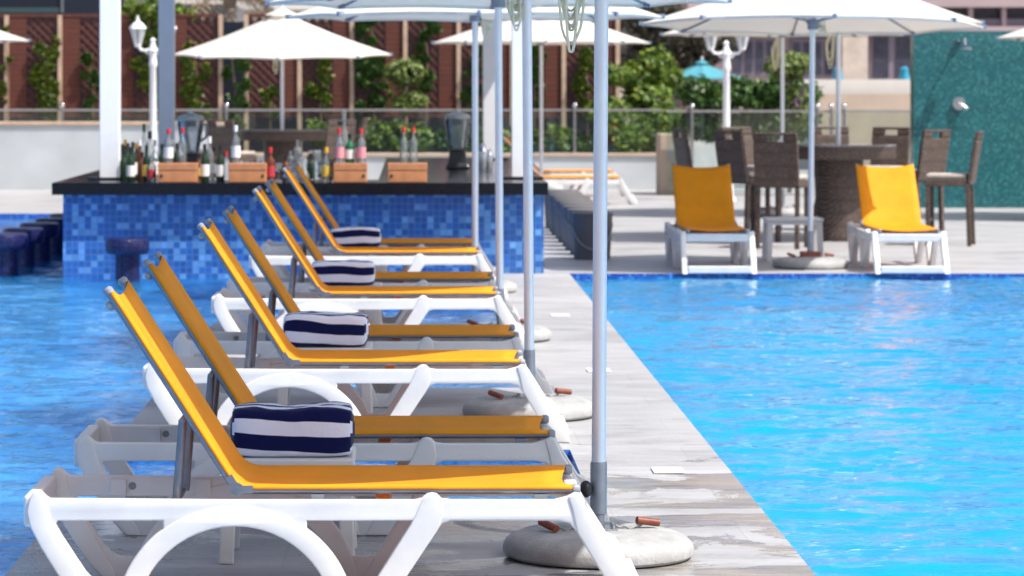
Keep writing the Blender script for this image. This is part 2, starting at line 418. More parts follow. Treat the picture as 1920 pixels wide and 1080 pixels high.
# ------------------------------------------------------------------ ground, decks and pools
WZ = -0.045
g = nb(); box(g, -1500, 1500, -300, 2500, -2.2, -1.9); struct(obj('ground', g, 'earth'))
PX0, PX1, BX = -1.36, 1.34, 0.70
out = [(PX1, 2.0), (PX1, 27.5), (45, 27.5), (45, 120), (-45, 120), (-45, 40.1), (-2.98, 40.1), (-2.98, 27.56), (BX, 27.56)]
for c in (25.1, 20.4, 15.75, 11.15, 6.5):
    out += [(BX, c+1.45), (PX0, c+1.45), (PX0, c-1.45), (BX, c-1.45)]
out += [(BX, 2.0)]
d = nb(); prism(d, out, -1.5, 0.0, 1, 0)
bmesh.ops.triangulate(d, faces=[f for f in d.faces if len(f.verts) > 4])
struct(obj('pool_deck', d, ['deck', 'pool_wall'], bevel=0.0))
# thin dark lip of the coping along the water's edge
f = nb(); box(f, PX1, 45, 1, 27.5, -1.3, -0.8); struct(obj('pool_floor', f, 'pool_floor'))
f = nb(); box(f, -45, BX+0.4, 1, 40.1, -1.15, -0.75); box(f, -45, -45.2, 1, 40, -1.0, 0); struct(obj('pool_floor', f, 'pool_floor_left'))
w = nb(); box(w, PX1, 45, 1, 27.5, WZ-0.002, WZ); 
def ripple(x, y):
    n1 = mnoise.noise(Vector((x*1.1+3, y*1.3, 0.3)))
    q = Vector((x*2.9+0.5*n1, y*6.0+0.8*n1, 1.7)); a = mnoise.noise(q)
    b_ = 1-2*abs(mnoise.noise(Vector((x*4.6+n1, y*9.5+0.9*a, 5.1))))
    c = mnoise.noise(Vector((x*11.0+a, y*19.0, 9.2)))
    return 0.015*n1+0.0175*a+0.0072*b_+0.0026*c
def water_sheet(name, polys, fine, mat):
    """rippled grids (x0,x1,y0,y1,step) for the open water and plain sheets beyond them"""
    V = []; Fc = []
    for x0, x1, y0, y1, st in fine:
        nx = max(2, int((x1-x0)/st)); ny = max(2, int((y1-y0)/st)); base = len(V)
        for j in range(ny+1):
            y = y0+(y1-y0)*j/ny
            for i in range(nx+1):
                x = x0+(x1-x0)*i/nx; V.append((x, y, WZ+ripple(x, y)))
        for j in range(ny):
            for i in range(nx):
                k = base+j*(nx+1)+i; Fc.append((k, k+1, k+nx+2, k+nx+1))
    for x0, x1, y0, y1 in polys:
        k = len(V); V += [(x0,y0,WZ),(x1,y0,WZ),(x1,y1,WZ),(x0,y1,WZ)]; Fc.append((k,k+1,k+2,k+3))
    return struct(obj(name, (V, Fc), mat, smooth=True))
f = nb(); box(f, PX1+.01, 45, 24.6, 27.49, -0.799, -0.76); struct(obj('pool_floor', f, 'pool_wall'))  # added dark tile strip, imitates the dark reflections along the pool's far edge
water_sheet('pool_water', [(7.0, 45, 1, 27.5), (PX1, 7.0, 1, 7)], [(PX1, 7.0, 7, 27.5, .029)], 'water_r')
water_sheet('pool_water', [(-45, -4.4, 1, 27.56), (-45, -2.98, 31, 40.1), (-45, -4.4, 27.56, 31), (-4.4, PX0, 1, 7)],
            [(-4.4, PX0, 7, 27.56, .034), (-4.4, -2.98, 27.56, 31, .04)] +
            [(PX0, BX, c+1.45, c+1.45+g2, .036) for c, g2 in ((6.5, 1.75), (11.15, 1.7), (15.75, 1.75), (20.4, 1.8), (25.1, 1.01))], 'water_l')
for i, (px, Y) in enumerate(((1252, 13.5), (1122, 18.2), (1050, 22.5))):
    p = nb(); box(p, -0.065, 0.065, -0.09, 0.09, 0.002, 0.008)
    o = obj('deck_plate', p, 'plate_white', loc=(wx(px, Y), Y, 0), bevel=0.002)
    tag(o, ['small white tile plate set in the wet deck by the nearest umbrella', 'small white tile plate in the deck beside the second umbrella pole',
            'small white tile plate in the deck beyond the second umbrella'][i], 'plate', 'white plates set in the deck strip')

# ------------------------------------------------------------------ sun lounger
OX = 0.23
def arc(cx, cz, r, a0, a1, n): return [(cx+r*math.cos(a0+(a1-a0)*i/n), cz+r*math.sin(a0+(a1-a0)*i/n)) for i in range(n+1)]
def lounger(label, back=(-0.95, 0.98), name='sun_lounger'):
    t = thing(name, label, 'sun lounger')
    AC, AZ, RO, RI = -0.558, -0.06, 0.38, 0.312
    a_in = math.acos(0.306/RI)
    ang = lambda z, r: math.asin((z-AZ)/r)
    outer = [(-1.212,.30),(-1.203,.335),(-1.192,.358),(-1.182,.364),(-1.166,.362),(-1.150,.346),(-1.138,.338),(-.6,.334),(0.005,.334),(.028,.340),(.043,.353),(.058,.356),(.073,.353),(.088,.338),
             (.12,.334),(.44,.334),(.485,.346),(.505,.357),(.520,.354),(.548,.295),(.638,.150),(.668,.135),(.684,.108),(.728,0),(.652,0),(.58,.12),(.51,.235),(.488,.262),(.455,.27),
             (.118,.27),(.092,.262),(.075,.240),(-.02,.098),(-.075,0)]
    outer += arc(AC, AZ, RI, math.asin(0.06/RI), PI-math.asin(0.06/RI), 22)
    outer += [(-1.03,0),(-1.075,.048),(-1.115,.105),(-1.165,.185),(-1.20,.25)]
    hA = [(-1.112,.27),(-.783,.27),(-.783,.248)] + arc(AC, AZ, RO, PI-math.acos(.225/RO), PI-ang(.07, RO), 8) + [(-.975,.07),(-1.0,.082),(-1.025,.108),(-1.06,.16),(-1.10,.225),(-1.118,.26)]
    hB = [(-.333,.27),(-.003,.27),(-.010,.250),(-.108,.095),(-.125,.075),(-.14,.07)] + arc(AC, AZ, RO, ang(.07, RO), math.acos(.225/RO), 8) + [(-.333,.248)]
    sh = lambda L: [(x+OX, z) for x, z in L]
    for s in (-1, 1):
        bm = curve_profile([sh(outer), sh(hA)[::-1], sh(hB)[::-1]], 0.0195, 0.006)
        # the arch and the legs stand a little proud of the rail
        arch = arc(AC, AZ, RO-.002, ang(.004, RO-.002), PI-ang(.004, RO-.002), 28)+arc(AC, AZ, RI+.0015, PI-ang(.004, RI+.0015), ang(.004, RI+.0015), 28)
        hleg = [(-1.209,.30),(-1.201,.334),(-1.190,.3565),(-1.181,.3625),(-1.167,.3605),(-1.151,.345),(-1.128,.262),(-1.094,.205),(-1.034,.105),(-.990,.03),(-.978,.003),(-1.029,.003),(-1.073,.050),(-1.113,.106),(-1.163,.186),(-1.198,.251)]
        mleg = [(.029,.3385),(.044,.3515),(.058,.3545),(.072,.3515),(.086,.337),(.093,.29),(.077,.243),(-.018,.100),(-.074,.003),(-.166,.003),(-.108,.100),(-.006,.262),(.012,.30)]
        fleg = [(.485,.3445),(.505,.3555),(.519,.3525),(.5465,.294),(.6365,.149),(.6665,.134),(.6825,.107),(.7265,.003),(.6535,.003),(.5815,.12),(.5115,.235),(.498,.30)]
        for lp_, th_ in ((arch, .0262), (hleg, .0245), (mleg, .0245), (fleg, .0238)):
            b2_ = curve_profile([sh(lp_)], th_, 0.005)
            m2_ = bpy.data.meshes.new('t'); b2_.to_mesh(m2_); b2_.free(); bm.from_mesh(m2_); bpy.data.meshes.remove(m2_)
        for v in bm.verts: v.co.y += s*0.296
        # moulded stiffening ribs and slot on the inner face
        for rx in (-1.0, -0.72, 0.28):
            box(bm, rx+OX, rx+OX+0.05, min(s*0.278, s*0.262), max(s*0.278, s*0.262), 0.275, 0.328)
        sf = obj('side_frame', bm, 'plastic', t, smooth='auto')
        obj('strut_notch', tube(nb(), [(-.93+OX, s*.2775, .305), (-.93+OX, s*.2745, .305)], .013, 12), 'grey_plug', sf)
    bm = nb(); box(bm, -1.224+OX, -1.182+OX, -0.269, 0.269, 0.245, 0.342); obj('head_crossbar', bm, 'plastic', t, bevel=0.008)
    bm = nb(); beam(bm, (.515+OX, -.271, .300), (.515+OX, .271, .300), 0.045, 0.068); obj('foot_crossbar', bm, 'plastic', t, bevel=0.008)
    bm = nb(); box(bm, .668+OX, .722+OX, -0.271, 0.271, 0.004, 0.066); obj('foot_crossbar', bm, 'plastic', t, bevel=0.008)
    bm = nb(); box(bm, -.12+OX, -.07+OX, -0.271, 0.271, 0.285, 0.328); obj('middle_crossbar', bm, 'plastic', t, bevel=0.008)
    # path of the sling from the top of the back to the foot, with a rounded bend
    B = Vector((back[0]+OX, 0, back[1])); H = Vector((-.554+OX, 0, .365)); Ft = Vector((.505+OX, 0, .365))
    ub = (B-H).normalized(); uf = (Ft-H).normalized()
    fil = 0.055
    P = []
    nB = 12
    for i in range(nB): P.append(B.lerp(H+ub*fil, i/(nB-1)))
    for i in range(1, 6):
        k = i/6; P.append((H+ub*fil)*(1-k)**2+H*2*k*(1-k)+(H+uf*fil)*k*k)
    for i in range(14): P.append((H+uf*fil).lerp(Ft, i/13))
    def nrm(i):
        tt = (P[min(i+1, len(P)-1)]-P[max(i-1, 0)]).normalized(); return Vector((-tt.z, 0, tt.x)), tt
    ys = [-.2655,-.2635,-.253] + [-.25+0.5*k/10 for k in range(1, 10)] + [.253,.2635,.2655]
    offs = [-.003, 0.006, .0115]
    rows = []
    bm = nb(); Ltot = len(P)
    for i, p in enumerate(P):
        n_, tt = nrm(i)
        row = []
        for j, y in enumerate(ys):
            k = min(j, len(ys)-1-j)
            u = y/.25
            o = offs[k] if k < 3 else .0115-0.020*(1-u*u)*(1.0 if i > 14 else 0.7)
            e = 0.0
            cut = 0.024*(1-min(1, u*u))
            if i < 3: e = cut*(1-i/3)
            if i > Ltot-4: e = -cut*(1-(Ltot-1-i)/3)
            row.append(bm.verts.new(p+n_*o+tt*e+Vector((0, y, 0))))
        rows.append(row)
    for a, b in zip(rows, rows[1:]):
        for j in range(len(ys)-1): bm.faces.new((a[j], a[j+1], b[j+1], b[j]))
    bmesh.ops.recalc_face_normals(bm, faces=bm.faces[:])
    o = obj('sling', bm, 'sling', t, smooth=True)
    md = o.modifiers.new('solid', 'SOLIDIFY'); md.thickness = 0.002
    for s in (-1, 1):
        y = Vector((0, s*.252, -0.007)); yb_ = Vector((-ub.z, 0, ub.x))*(0.007 if ub.x > 0 else 0.007); yb_ = (yb_ if yb_.z < 0 else -yb_)+Vector((0, s*.252, 0))
        bm = nb(); tube(bm, [B+yb_, H+yb_+ub*0.02], 0.0122, 10, r2=0.0122); r = obj('back_rail', bm, 'grey_alu', t, smooth='auto')
        bm = nb(); tube(bm, [B+yb_+Vector((0,0,.003))-ub*0.002, B+yb_+Vector((0,0,.003))+ub*0.012, B+yb_+Vector((0,0,.003))+ub*0.019], lambda k: 0.0165 if k < .8 else 0.010, 12); obj('end_plug', bm, 'grey_plug', r, smooth='auto')
        bm = nb(); tube(bm, [H+y+uf*0.02, Ft+y], 0.0122, 10, r2=0.0122); r = obj('seat_rail', bm, 'grey_alu', t, smooth='auto')
        bm = nb(); tube(bm, [Ft+y+Vector((0,0,.004))-uf*0.002, Ft+y+Vector((0,0,.004))+uf*0.012, Ft+y+Vector((0,0,.004))+uf*0.02], lambda k: 0.017 if k < .8 else 0.011, 12); obj('end_plug', bm, 'grey_plug', r, smooth='auto')
        bm = nb()
        yy = s*.266
        tube(bm, [(H.x, yy-s*.012, H.z-.002), (H.x, yy+s*.012, H.z-.002)], 0.021, 14)
        tube(bm, [(H.x, yy-s*.012, H.z-.002), (H.x, yy+s*.017, H.z-.002)], 0.009, 10)
        for q in (ub, uf): beam(bm, H+Vector((0, yy, -.003)), H+Vector((0, yy, -.003))+q*.05, 0.012, 0.024, Vector((0,1,0)).cross(q))
        obj('hinge', bm, 'grey_alu', t, smooth='auto')
        # support strut
        a = H+ub*0.27; top = Vector((a.x-.028, s*.205, a.z-.018)); bot = Vector((a.x-.05, s*.205, .30))
        bm = nb(); tube(bm, [top, bot], 0.0145, 10); tube(bm, [top+Vector((0,-.02*s,0)), top+Vector((0,.035*s,0))], 0.009, 8)
        obj('support_strut', bm, 'grey_alu', t, smooth='auto')
        for xx in (-.3, .05, .4): obj('clamp', box(nb(), xx+OX-.02, xx+OX+.02, min(s*.235, s*.268), max(s*.235, s*.268), .330, .346), 'grey_plug', t)
    q0 = B+(H-B)*0.04; q1 = H+ub*0.27
    for a_ in ((q0.x-.018, q0.z-.026), (q1.x-.030, q1.z-.018), (q1.x-.055, .30), (-.3+OX, .340), (.4+OX, .340)):
        obj('cross_tube', tube(nb(), [(a_[0], -.236, a_[1]), (a_[0], .236, a_[1])], 0.009, 8), 'grey_alu', t, smooth='auto')
    bm = nb()
    q = B+ub*(-0.045)-Vector((.028, 0, .0))
    sphere(bm, (q.x, -.225, q.z-.005), 0.02, sx=0.9, sy=1.2, sz=0.8); obj('clear_hook', bm, 'clip_clear', t, smooth=True)
    return t
row = [10.32, 11.89, 14.88, 16.45, 19.62, 21.15, 24.35, 25.75]
labs = ['nearest yellow sun lounger on a white frame, in front of all the others',
        'second yellow sun lounger from the front, behind the nearest folded towel',
        'third yellow sun lounger from the front, sun on its near edge, before the second towel',
        'fourth yellow sun lounger from the front, just behind the second folded towel',
        'fifth yellow sun lounger from the front, before the third folded towel',
        'sixth yellow sun lounger from the front, just behind the third folded towel',
        'seventh yellow sun lounger of the row, before the farthest folded towel',
        'eighth and last yellow sun lounger of the row, closest to the blue tiled bar']
L0 = lounger(labs[0]); L0['group'] = 'yellow sun loungers in a row on the deck strip'
xo = [0.0, -0.01, -0.012, 0.008, 0.0, 0.006, -0.014, 0.004]
rz = [0.0, 0.004, -0.006, 0.008, 0.003, -0.005, 0.006, 0.0]
L0.location = (-OX, row[0], 0)
for i in range(1, 8): dup(L0, (-OX+xo[i], row[i], 0), rz[i], labs[i])
R0 = lounger('shaded orange yellow sun lounger facing the pool, left of the small white table', back=(-1.045, 0.885))
R0['group'] = 'sun loungers on the far side of the pool'
R0.location = (2.625, 28.38, 0); R0.rotation_euler = (0,0,-PI/2)
dup(R0, (4.29, 28.38, 0), -PI/2-.012, 'sunlit bright yellow sun lounger facing the pool, right of the small white table')
dup(R0, (8.05, 38.6, 0), -0.55-PI/2, 'sun lounger in front of the teal shower wall, cut by the right edge')
for yy, xx, lb in ((43.3, 2.05, 'far yellow sun lounger behind the bar, nearer of the two by the low white wall'),
                   (46.3, 2.15, 'far yellow sun lounger behind the bar, farther one against the low white wall')):
    o = dup(R0, (xx, yy, 0), 0.0, lb); o['group'] = 'yellow sun loungers behind the bar'

# ------------------------------------------------------------------ resin side table and towels
def side_table(label, h, w=0.46, dd=0.40):
    t = thing('side_table', label, 'side table', group='small white side tables')
    bm = nb(); box(bm, -w/2, w/2, -dd/2, dd/2, h-.028, h); o = obj('table_top', bm, 'plastic', t, bevel=0.008)
    bm = nb()
    for s in (-1, 1):
        box(bm, -w/2+.02, w/2-.02, s*(dd/2-.022)-.008, s*(dd/2-.022)+.008, h-.06, h-.028)
        box(bm, s*(w/2-.022)-.008, s*(w/2-.022)+.008, -dd/2+.031, dd/2-.031, h-.06, h-.028)
    obj('apron', bm, 'plastic', t)
    for sx in (-1, 1):
        for sy in (-1, 1):
            bm = nb(); x = sx*(w/2-.035); y = sy*(dd/2-.035)
            beam(bm, (x, y, h-.03), (x+sx*.012, y+sy*.012, 0), 0.05, 0.034, Vector((0,1,0))); obj('leg', bm, 'plastic', t, bevel=0.006)
    return t
def stripe_mat(name, off, seed, tilt):
    b = N(name); uv = b.coord('UV')
    s = b.n('ShaderNodeSeparateXYZ', None, Vector=uv)
    co = b.coord()
    wob = b.noise(b.mapping(co, (4, 0.5, 3), loc=(seed, 0, 0)), 1.0, 2)
    v = b.math('ADD', s.outputs[1], b.math('MULTIPLY', wob, 0.035))
    v = b.math('ADD', v, b.math('MULTIPLY', s.outputs[0], tilt))
    v = b.math('ADD', v, off)
    fr = b.math('FRACT', b.math('MULTIPLY', v, 7.2))
    st = b.ramp(fr, [(0.0, 0.0), (0.02, 1.0), (0.52, 1.0), (0.54, 0.0)])
    col = b.mix(st, (0.78,0.80,0.92,1), (0.004,0.007,0.065,1))
    h = b.math('ADD', b.noise(co, 420, 3), b.math('MULTIPLY', b.noise(co, 30, 3), 2.0))
    M[name] = b.done(b.pbr(Base_Color=col, Roughness=0.95, Specular_IOR_Level=0.1, Normal=b.bump(h, 0.55, 0.004), Sheen_Weight=0.2))
def towel(label, mat, seed, L=0.395, Wd=0.25, Hh=0.168):
    rnd = random.Random(seed); bm = nb(); uvl = bm.loops.layers.uv.new('UVMap')
    NS = 56; NL = 26; rings = []
    def section(a):
        ca, sa = math.cos(a), math.sin(a); e = 0.27
        return (math.copysign(abs(ca)**e, ca), math.copysign(abs(sa)**e, sa))
    sec = [Vector((section(2*PI*k/NS)[0]*Wd/2, section(2*PI*k/NS)[1]*Hh/2)) for k in range(NS+1)]
    arcs = [0.0]
    for k in range(NS): arcs.append(arcs[-1]+(sec[k+1]-sec[k]).length)
    arcs = [a/arcs[-1] for a in arcs]
    for i in range(NL+1):
        u = i/NL; x = -L/2+L*u
        pinch = 1-0.10*abs(2*u-1)**6
        ring = []
        for k in range(NS):
            a = 2*PI*k/NS; cy, sz = section(a)
            n_ = mnoise.noise(Vector((x*7+seed, cy*1.4, sz*1.4)))*0.007 + mnoise.noise(Vector((x*22+seed, cy*5, sz*5)))*0.0035
            sag = 0.003*math.sin(u*PI*2+seed) if sz > 0 else 0
            y = cy*(Wd/2+n_)*pinch; z = Hh/2+sz*(Hh/2+(n_ if sz > 0 else 0))*pinch+sag
            ring.append(bm.verts.new((x, y, max(z, 0.0))))
        rings.append(ring)
    for i in range(NL):
        for k in range(NS):
            k2 = (k+1) % NS
            f = bm.faces.new((rings[i][k], rings[i][k2], rings[i+1][k2], rings[i+1][k]))
            for lp, (uu, vv) in zip(f.loops, ((i, k), (i, k+1), (i+1, k+1), (i+1, k))): lp[uvl].uv = (uu/NL, arcs[vv])
    # rolled ends: concentric folds stepping in and out
    for side, base in ((0, rings[0]), (1, rings[-1])):
        prev = base; sgn = -1 if side == 0 else 1
        for j in range(1, 7):
            fct = 1-j/7
            cur = []
            for k in range(NS):
                p = base[k].co; cx = Vector((p.x, 0, Hh/2))
                q = cx+(p-cx)*fct; q.x = p.x+sgn*(0.006 if j % 2 else -0.004)+sgn*0.002*j
                cur.append(bm.verts.new(q))
            for k in range(NS):
                k2 = (k+1) % NS
                vs = (prev[k], prev[k2], cur[k2], cur[k]) if side == 1 else (prev[k2], prev[k], cur[k], cur[k2])
                f = bm.faces.new(vs)
                lv = (k, k+1, k+1, k) if side == 1 else (k+1, k, k, k+1)
                for q_, lp in enumerate(f.loops): lp[uvl].uv = (0.5, arcs[lv[q_]] if j < 2 else (j*0.55)/7.2+0.02)
            prev = cur
        f = bm.faces.new(prev if side == 1 else prev[::-1])
        for lp in f.loops: lp[uvl].uv = (0.5, 0.03)
    bmesh.ops.recalc_face_normals(bm, faces=bm.faces[:])
    return tag(obj('folded_towel', bm, mat, smooth=True), label, 'towel', 'striped towels on the side tables')
tabs = [(10.98+0.1, 'small white side table under the nearest towel, between the first and second loungers'),
        (15.63, 'small white side table under the second towel, between the third and fourth loungers'),
        (20.33, 'small white side table under the third towel, between the fifth and sixth loungers'),
        (25.03, 'small white side table under the farthest towel, between the last two loungers')]
T0 = side_table(tabs[0][1], 0.36); T0.location = (-.43, tabs[0][0], 0)
for y, lb in tabs[1:]: dup(T0, (-.43, y, 0), 0, lb)
TR = side_table('small white side table beside the umbrella pole, between the two loungers facing the pool', 0.40, 0.52, 0.42)
TR.location = (wx(1486, 29.4), 29.4, 0)
tl = ['nearest navy and white striped towel, thickest, navy stripe along its top',
      'second navy and white striped towel from the front, rolled, white band along its top',
      'third navy and white striped towel, slumped, between the fifth and sixth loungers',
      'farthest navy and white striped towel, between the last two loungers']
for i, ((y, _), lb) in enumerate(zip(tabs, tl)):
    stripe_mat('towel_stripe_%d' % i, [0.045, 0.107, 0.112, 0.12][i], i*3.7, [-0.03, -0.025, -0.01, 0.0][i])
    o = towel(lb, 'towel_stripe_%d' % i, i*5+2, 0.395-.01*i, 0.24, [0.17, 0.158, 0.15, 0.15][i])
    o.location = ([-.415, -.425, -.445, -.45][i], y-.06, 0.3605); o.rotation_euler = (0, 0, [0.02, -0.03, 0.04, 0.02][i])

# ------------------------------------------------------------------ umbrellas
def umbrella(label, R=1.47, rim=2.16, rise=0.56, pr=0.0245, rope=(0.10, -0.4), base=True, group=None, mat='canopy', ropez=1.74, knob=True, phase=0.0, tag_name='garden_umbrella', ropes=True, ctilt=0.0):
    t = thing(tag_name, label, 'umbrella', group=group)
    if base:
        bm = nb(); lathe(bm, [(0,.006),(.318,.006),(.329,.016),(.331,.034),(.325,.052),(.309,.068),(.275,.083),(.20,.092),(0,.096)], 48)
        bo = obj('base', bm, 'concrete', t, smooth='auto')
        bm = nb(); lathe(bm, [(0,0),(.305,0),(.318,.008),(.31,.012),(0,.012)], 40); obj('base_foot', bm, 'dark_rim', bo)
        for sx, ang, tilt in ((-1, 0.9, -0.35), (1, 0.35, 0.25)):
            c = Vector((sx*.175, -.06 if sx < 0 else .05, .115))
            bm = nb(); dv = Vector((math.cos(ang)*sx*-1, -math.sin(ang), tilt*.6)).normalized()*0.042
            tube(bm, [c-dv, c+dv], 0.0135, 12); tg = obj('toggle', bm, 'toggle_wood', bo, smooth='auto')
            bm = nb(); e = Vector((sx*.06, 0, .105)); pts = []
            for k in range(13):
                u = k/12; p = c.lerp(e, u); p.z += -.012*math.sin(u*PI)+.004*math.sin(u*20); p.y += .012*math.sin(u*9); pts.append(p)
            tube(bm, pts, 0.0045, 7); obj('toggle_rope', bm, 'rope_grey', tg, smooth=True)
        bm = nb(); box(bm, -.065, .065, -.05, .05, .094, .101)
        for sx in (-1, 1):
            for sy in (-1, 1): lathe(bm, [(0,.112),(.007,.112),(.007,.1015),(0,.1015)], 8, (sx*.05, sy*.036, 0))
        obj('mounting_plate', bm, 'steel', bo)
        bm = nb(); lathe(bm, [(.0215,.10),(.0215,.145),(.029,.150),(.029,.322),(.027,.328),(pr,.328)], 20); sv = obj('sleeve', bm, 'sleeve_metal', t, smooth='auto')
        if knob:
            bm = nb(); tube(bm, [(-.024,-.012,.237),(-.05,-.028,.237)], 0.009, 8); sphere(bm, (-.046,-.034,.237), 0.030, 16, 0.75, 1, 1); obj('knob', bm, 'black_plastic', sv, smooth=True)
    z0 = .31 if base else .9
    bm = nb(); tube(bm, [(0,0,z0),(0,0,rim+rise-.03)], pr, 20); obj('pole', bm, 'pole_alu', t, smooth='auto')
    cn = [Vector((R*math.cos(k*PI/4+phase), R*math.sin(k*PI/4+phase), rim)) for k in range(8)]
    apex = Vector((0, 0, rim+rise))
    # canopy, 8 taut panels that sag a little between the ribs, short hem at the edge
    bm = nb(); NR = 10; NSg = 6; rings = []
    for i in range(NR+1):
        u = 0.035+0.965*i/NR; ring = []
        for k in range(8):
            for j in range(NSg):
                q = j/NSg; a = cn[k].lerp(cn[(k+1) % 8], q)
                edge = math.sin(PI*q)
                p = Vector((a.x*u, a.y*u, rim+rise*(1-u)+0.035*math.sin(PI*u)*-1+0.03*u*(1-u)))
                p.z -= 0.03*edge*u*(1-u)*2
                sc = 1-0.028*edge*u*u; p.x *= sc; p.y *= sc
                if i == NR: p.z += 0.012*edge
                ring.append(bm.verts.new(p))
        rings.append(ring)
    hem = [bm.verts.new(v.co*1.0+Vector((0,0,-.022))) for v in rings[-1]]; rings.append(hem)
    n = len(rings[0])
    for a, b in zip(rings, rings[1:]):
        for k in range(n): bm.faces.new((a[k], a[(k+1)%n], b[(k+1)%n], b[k]))
    bm.faces.new(rings[0])
    bmesh.ops.recalc_face_normals(bm, faces=bm.faces[:])
    cp = obj('canopy', bm, mat, t, smooth='auto')
    md = cp.modifiers.new('solid', 'SOLIDIFY'); md.thickness = 0.0025
    # vent cap
    bm = nb(); r0 = []; r1 = []
    for k in range(8):
        a = cn[k]; r0.append(bm.verts.new((a.x*.16, a.y*.16, rim+rise*.93))); 
    ap = bm.verts.new((0,0,rim+rise+.06))
    for k in range(8): bm.faces.new((r0[k], r0[(k+1)%8], ap))
    obj('vent_cap', bm, mat, cp)
    bm = nb(); lathe(bm, [(0,0),(.018,0),(.022,.03),(.012,.06),(0,.07)], 10, (0,0,rim+rise+.05)); obj('finial', bm, 'white_cap', t, smooth=True)
    hubz = rim+.02
    bm = nb(); lathe(bm, [(pr,hubz-.06),(pr+.02,hubz-.06),(pr+.022,hubz-.01),(pr+.035,hubz),(pr+.035,hubz+.03),(pr,hubz+.035)], 16); obj('runner', bm, 'grey_plug', t, smooth='auto')
    for k in range(8):
        a = cn[k]; dr = Vector((a.x, a.y, 0)).normalized()
        def on(u): return Vector((a.x*u, a.y*u, rim+rise*(1-u)-0.035*math.sin(PI*u)+.03*u*(1-u)-.018))
        bm = nb(); pts = [on(.03+.95*i/8) for i in range(9)]; tube(bm, pts, 0.009, 6); rb = obj('rib', bm, 'grey_alu', t, smooth='auto')
        bm = nb(); tube(bm, [dr*(pr+.03)+Vector((0,0,hubz+.015)), on(.52)], 0.007, 6); obj('strut', bm, 'grey_alu', rb, smooth='auto')
        bm = nb(); e = on(.99)+Vector((0,0,.012)); obox(bm, e, dr, Vector((-dr.y, dr.x, 0)), Vector((0,0,1)), .035, .014, .018); obj('corner_pocket', bm, 'strap_blue', rb, bevel=.004)
    if ctilt:
        Mt = Matrix.Translation((0,0,rim)) @ Matrix.Rotation(ctilt, 4, 'X') @ Matrix.Translation((0,0,-rim))
        for c_ in t.children:
            if c_.name.split('.')[0] in ('canopy', 'rib', 'runner', 'finial'): c_.matrix_basis = Mt
    if ropes:
        bm = nb(); rnd = random.Random(label); ox, oy = rope
        for q in range(8):
            top = Vector((ox*.55+rnd.uniform(-.01,.01), oy*.1, rim-.02)); zb = ropez+rnd.uniform(0,.06)+(.02*q if q else 0); hw = rnd.uniform(.018,.045); pts = []
            for i in range(25):
                u = i/24; an = 2*PI*u-PI/2
                zc = (top.z+zb)/2; hh = (top.z-zb)/2
                w = hw*(0.25+0.75*(0.5+0.5*math.cos(an+PI/2+PI))**0.6) if False else hw*(1.0 if math.sin(an) < 0 else 1-0.85*math.sin(an))
                pts.append(Vector((ox+math.cos(an)*w+rnd.uniform(-.0015,.0015)+(top.x-ox)*max(0, math.sin(an)), oy*.1+.01*math.sin(3*an+q)+.006*q-.02, zc+math.sin(an)*hh)))
            tube(bm, pts, 0.0050, 6)
        obj('cord_coil', bm, 'rope', t, smooth=True)
    return t
ul = ['white umbrella nearest the camera, its thick pole and base between the first two loungers',
      'white umbrella whose pole stands between the third and fourth loungers',
      'white umbrella on a pole between the fifth and sixth loungers, third pole from the front',
      'white umbrella on the pole between the last two loungers, closest to the bar']
ug = 'white umbrellas along the row of loungers'
u1 = umbrella(ul[0], rope=(-.105, 0), group=ug, ropez=1.735); u1.location = (0.640, 11.08, 0); u1.rotation_euler = (0, 0.003, 0)
u1.rotation_euler = (0, 0.006, 0)
u2 = umbrella(ul[1], rope=(-.055, 0), group=ug, ropez=1.88); u2.location = (0.572, 15.73, 0); u2.rotation_euler = (0, -0.007, 0.1)
u3 = umbrella(ul[2], rope=(.11, 0), group=ug, ropez=1.99); u3.location = (0.552, 20.4, 0); u3.rotation_euler = (0, -0.005, 0.0)
u4 = umbrella(ul[3], rope=(.09, 0), group=ug, ropez=1.96); u4.location = (0.485, 25.1, 0); u4.rotation_euler = (0, -0.0, 0.0)
u5 = umbrella('large white umbrella standing between the two loungers that face the pool', R=1.52, rim=2.15, group='white umbrellas on the far deck', rope=(.09, 0), ropez=2.02, knob=False, ctilt=-.036)
u5.location = (wx(1519, 28.35), 28.35, 0); u5.rotation_euler = (0, 0.010, 0)
bm = nb(); box(bm, -.09, .09, -.045, .045, .10, .145); o = obj('clamp_block', bm, 'toggle_wood', u5, bevel=.006)
# umbrellas over the far tables
def far_umb(px, Y, R, rim, label, tilt=0.0, ropes=False, base=False, mat='canopy', rise=0.58, g='white umbrellas on the far deck'):
    u = umbrella(label, R=R, rim=rim, rise=rise, base=base, knob=False, ropes=ropes, rope=(-.09, 0), ropez=1.75, group=g, mat=mat, ctilt=tilt)
    u.location = (wx(px, Y), Y, 0); return u
far_umb(529, 43.9, 1.50, 2.03, 'bright white umbrella over the wicker table behind the bar', tilt=0.045, ropes=True)
far_umb(1015, 44.8, 1.52, 2.20, 'white umbrella behind the bar beside the two far yellow loungers', base=True)
far_umb(1572, 33.3, 1.5, 2.27, 'white umbrella standing in the middle of the round wicker bar table', ropes=True)
far_umb(1467, 39.6, 1.5, 2.24, 'white umbrella half hidden behind the large one, beyond the wicker chairs', ropes=True, base=True)
far_umb(-150, 43.9, 1.5, 2.22, 'white umbrella cut by the left edge, only its corner in view')
far_umb(2095, 38.5, 1.45, 2.18, 'white umbrella cut by the right edge before the teal shower wall', base=True)
tu = far_umb(1316, 66, 0.95, 1.72, 'small turquoise umbrella far behind the hedge', mat='teal_canvas', rise=0.34, g=None)

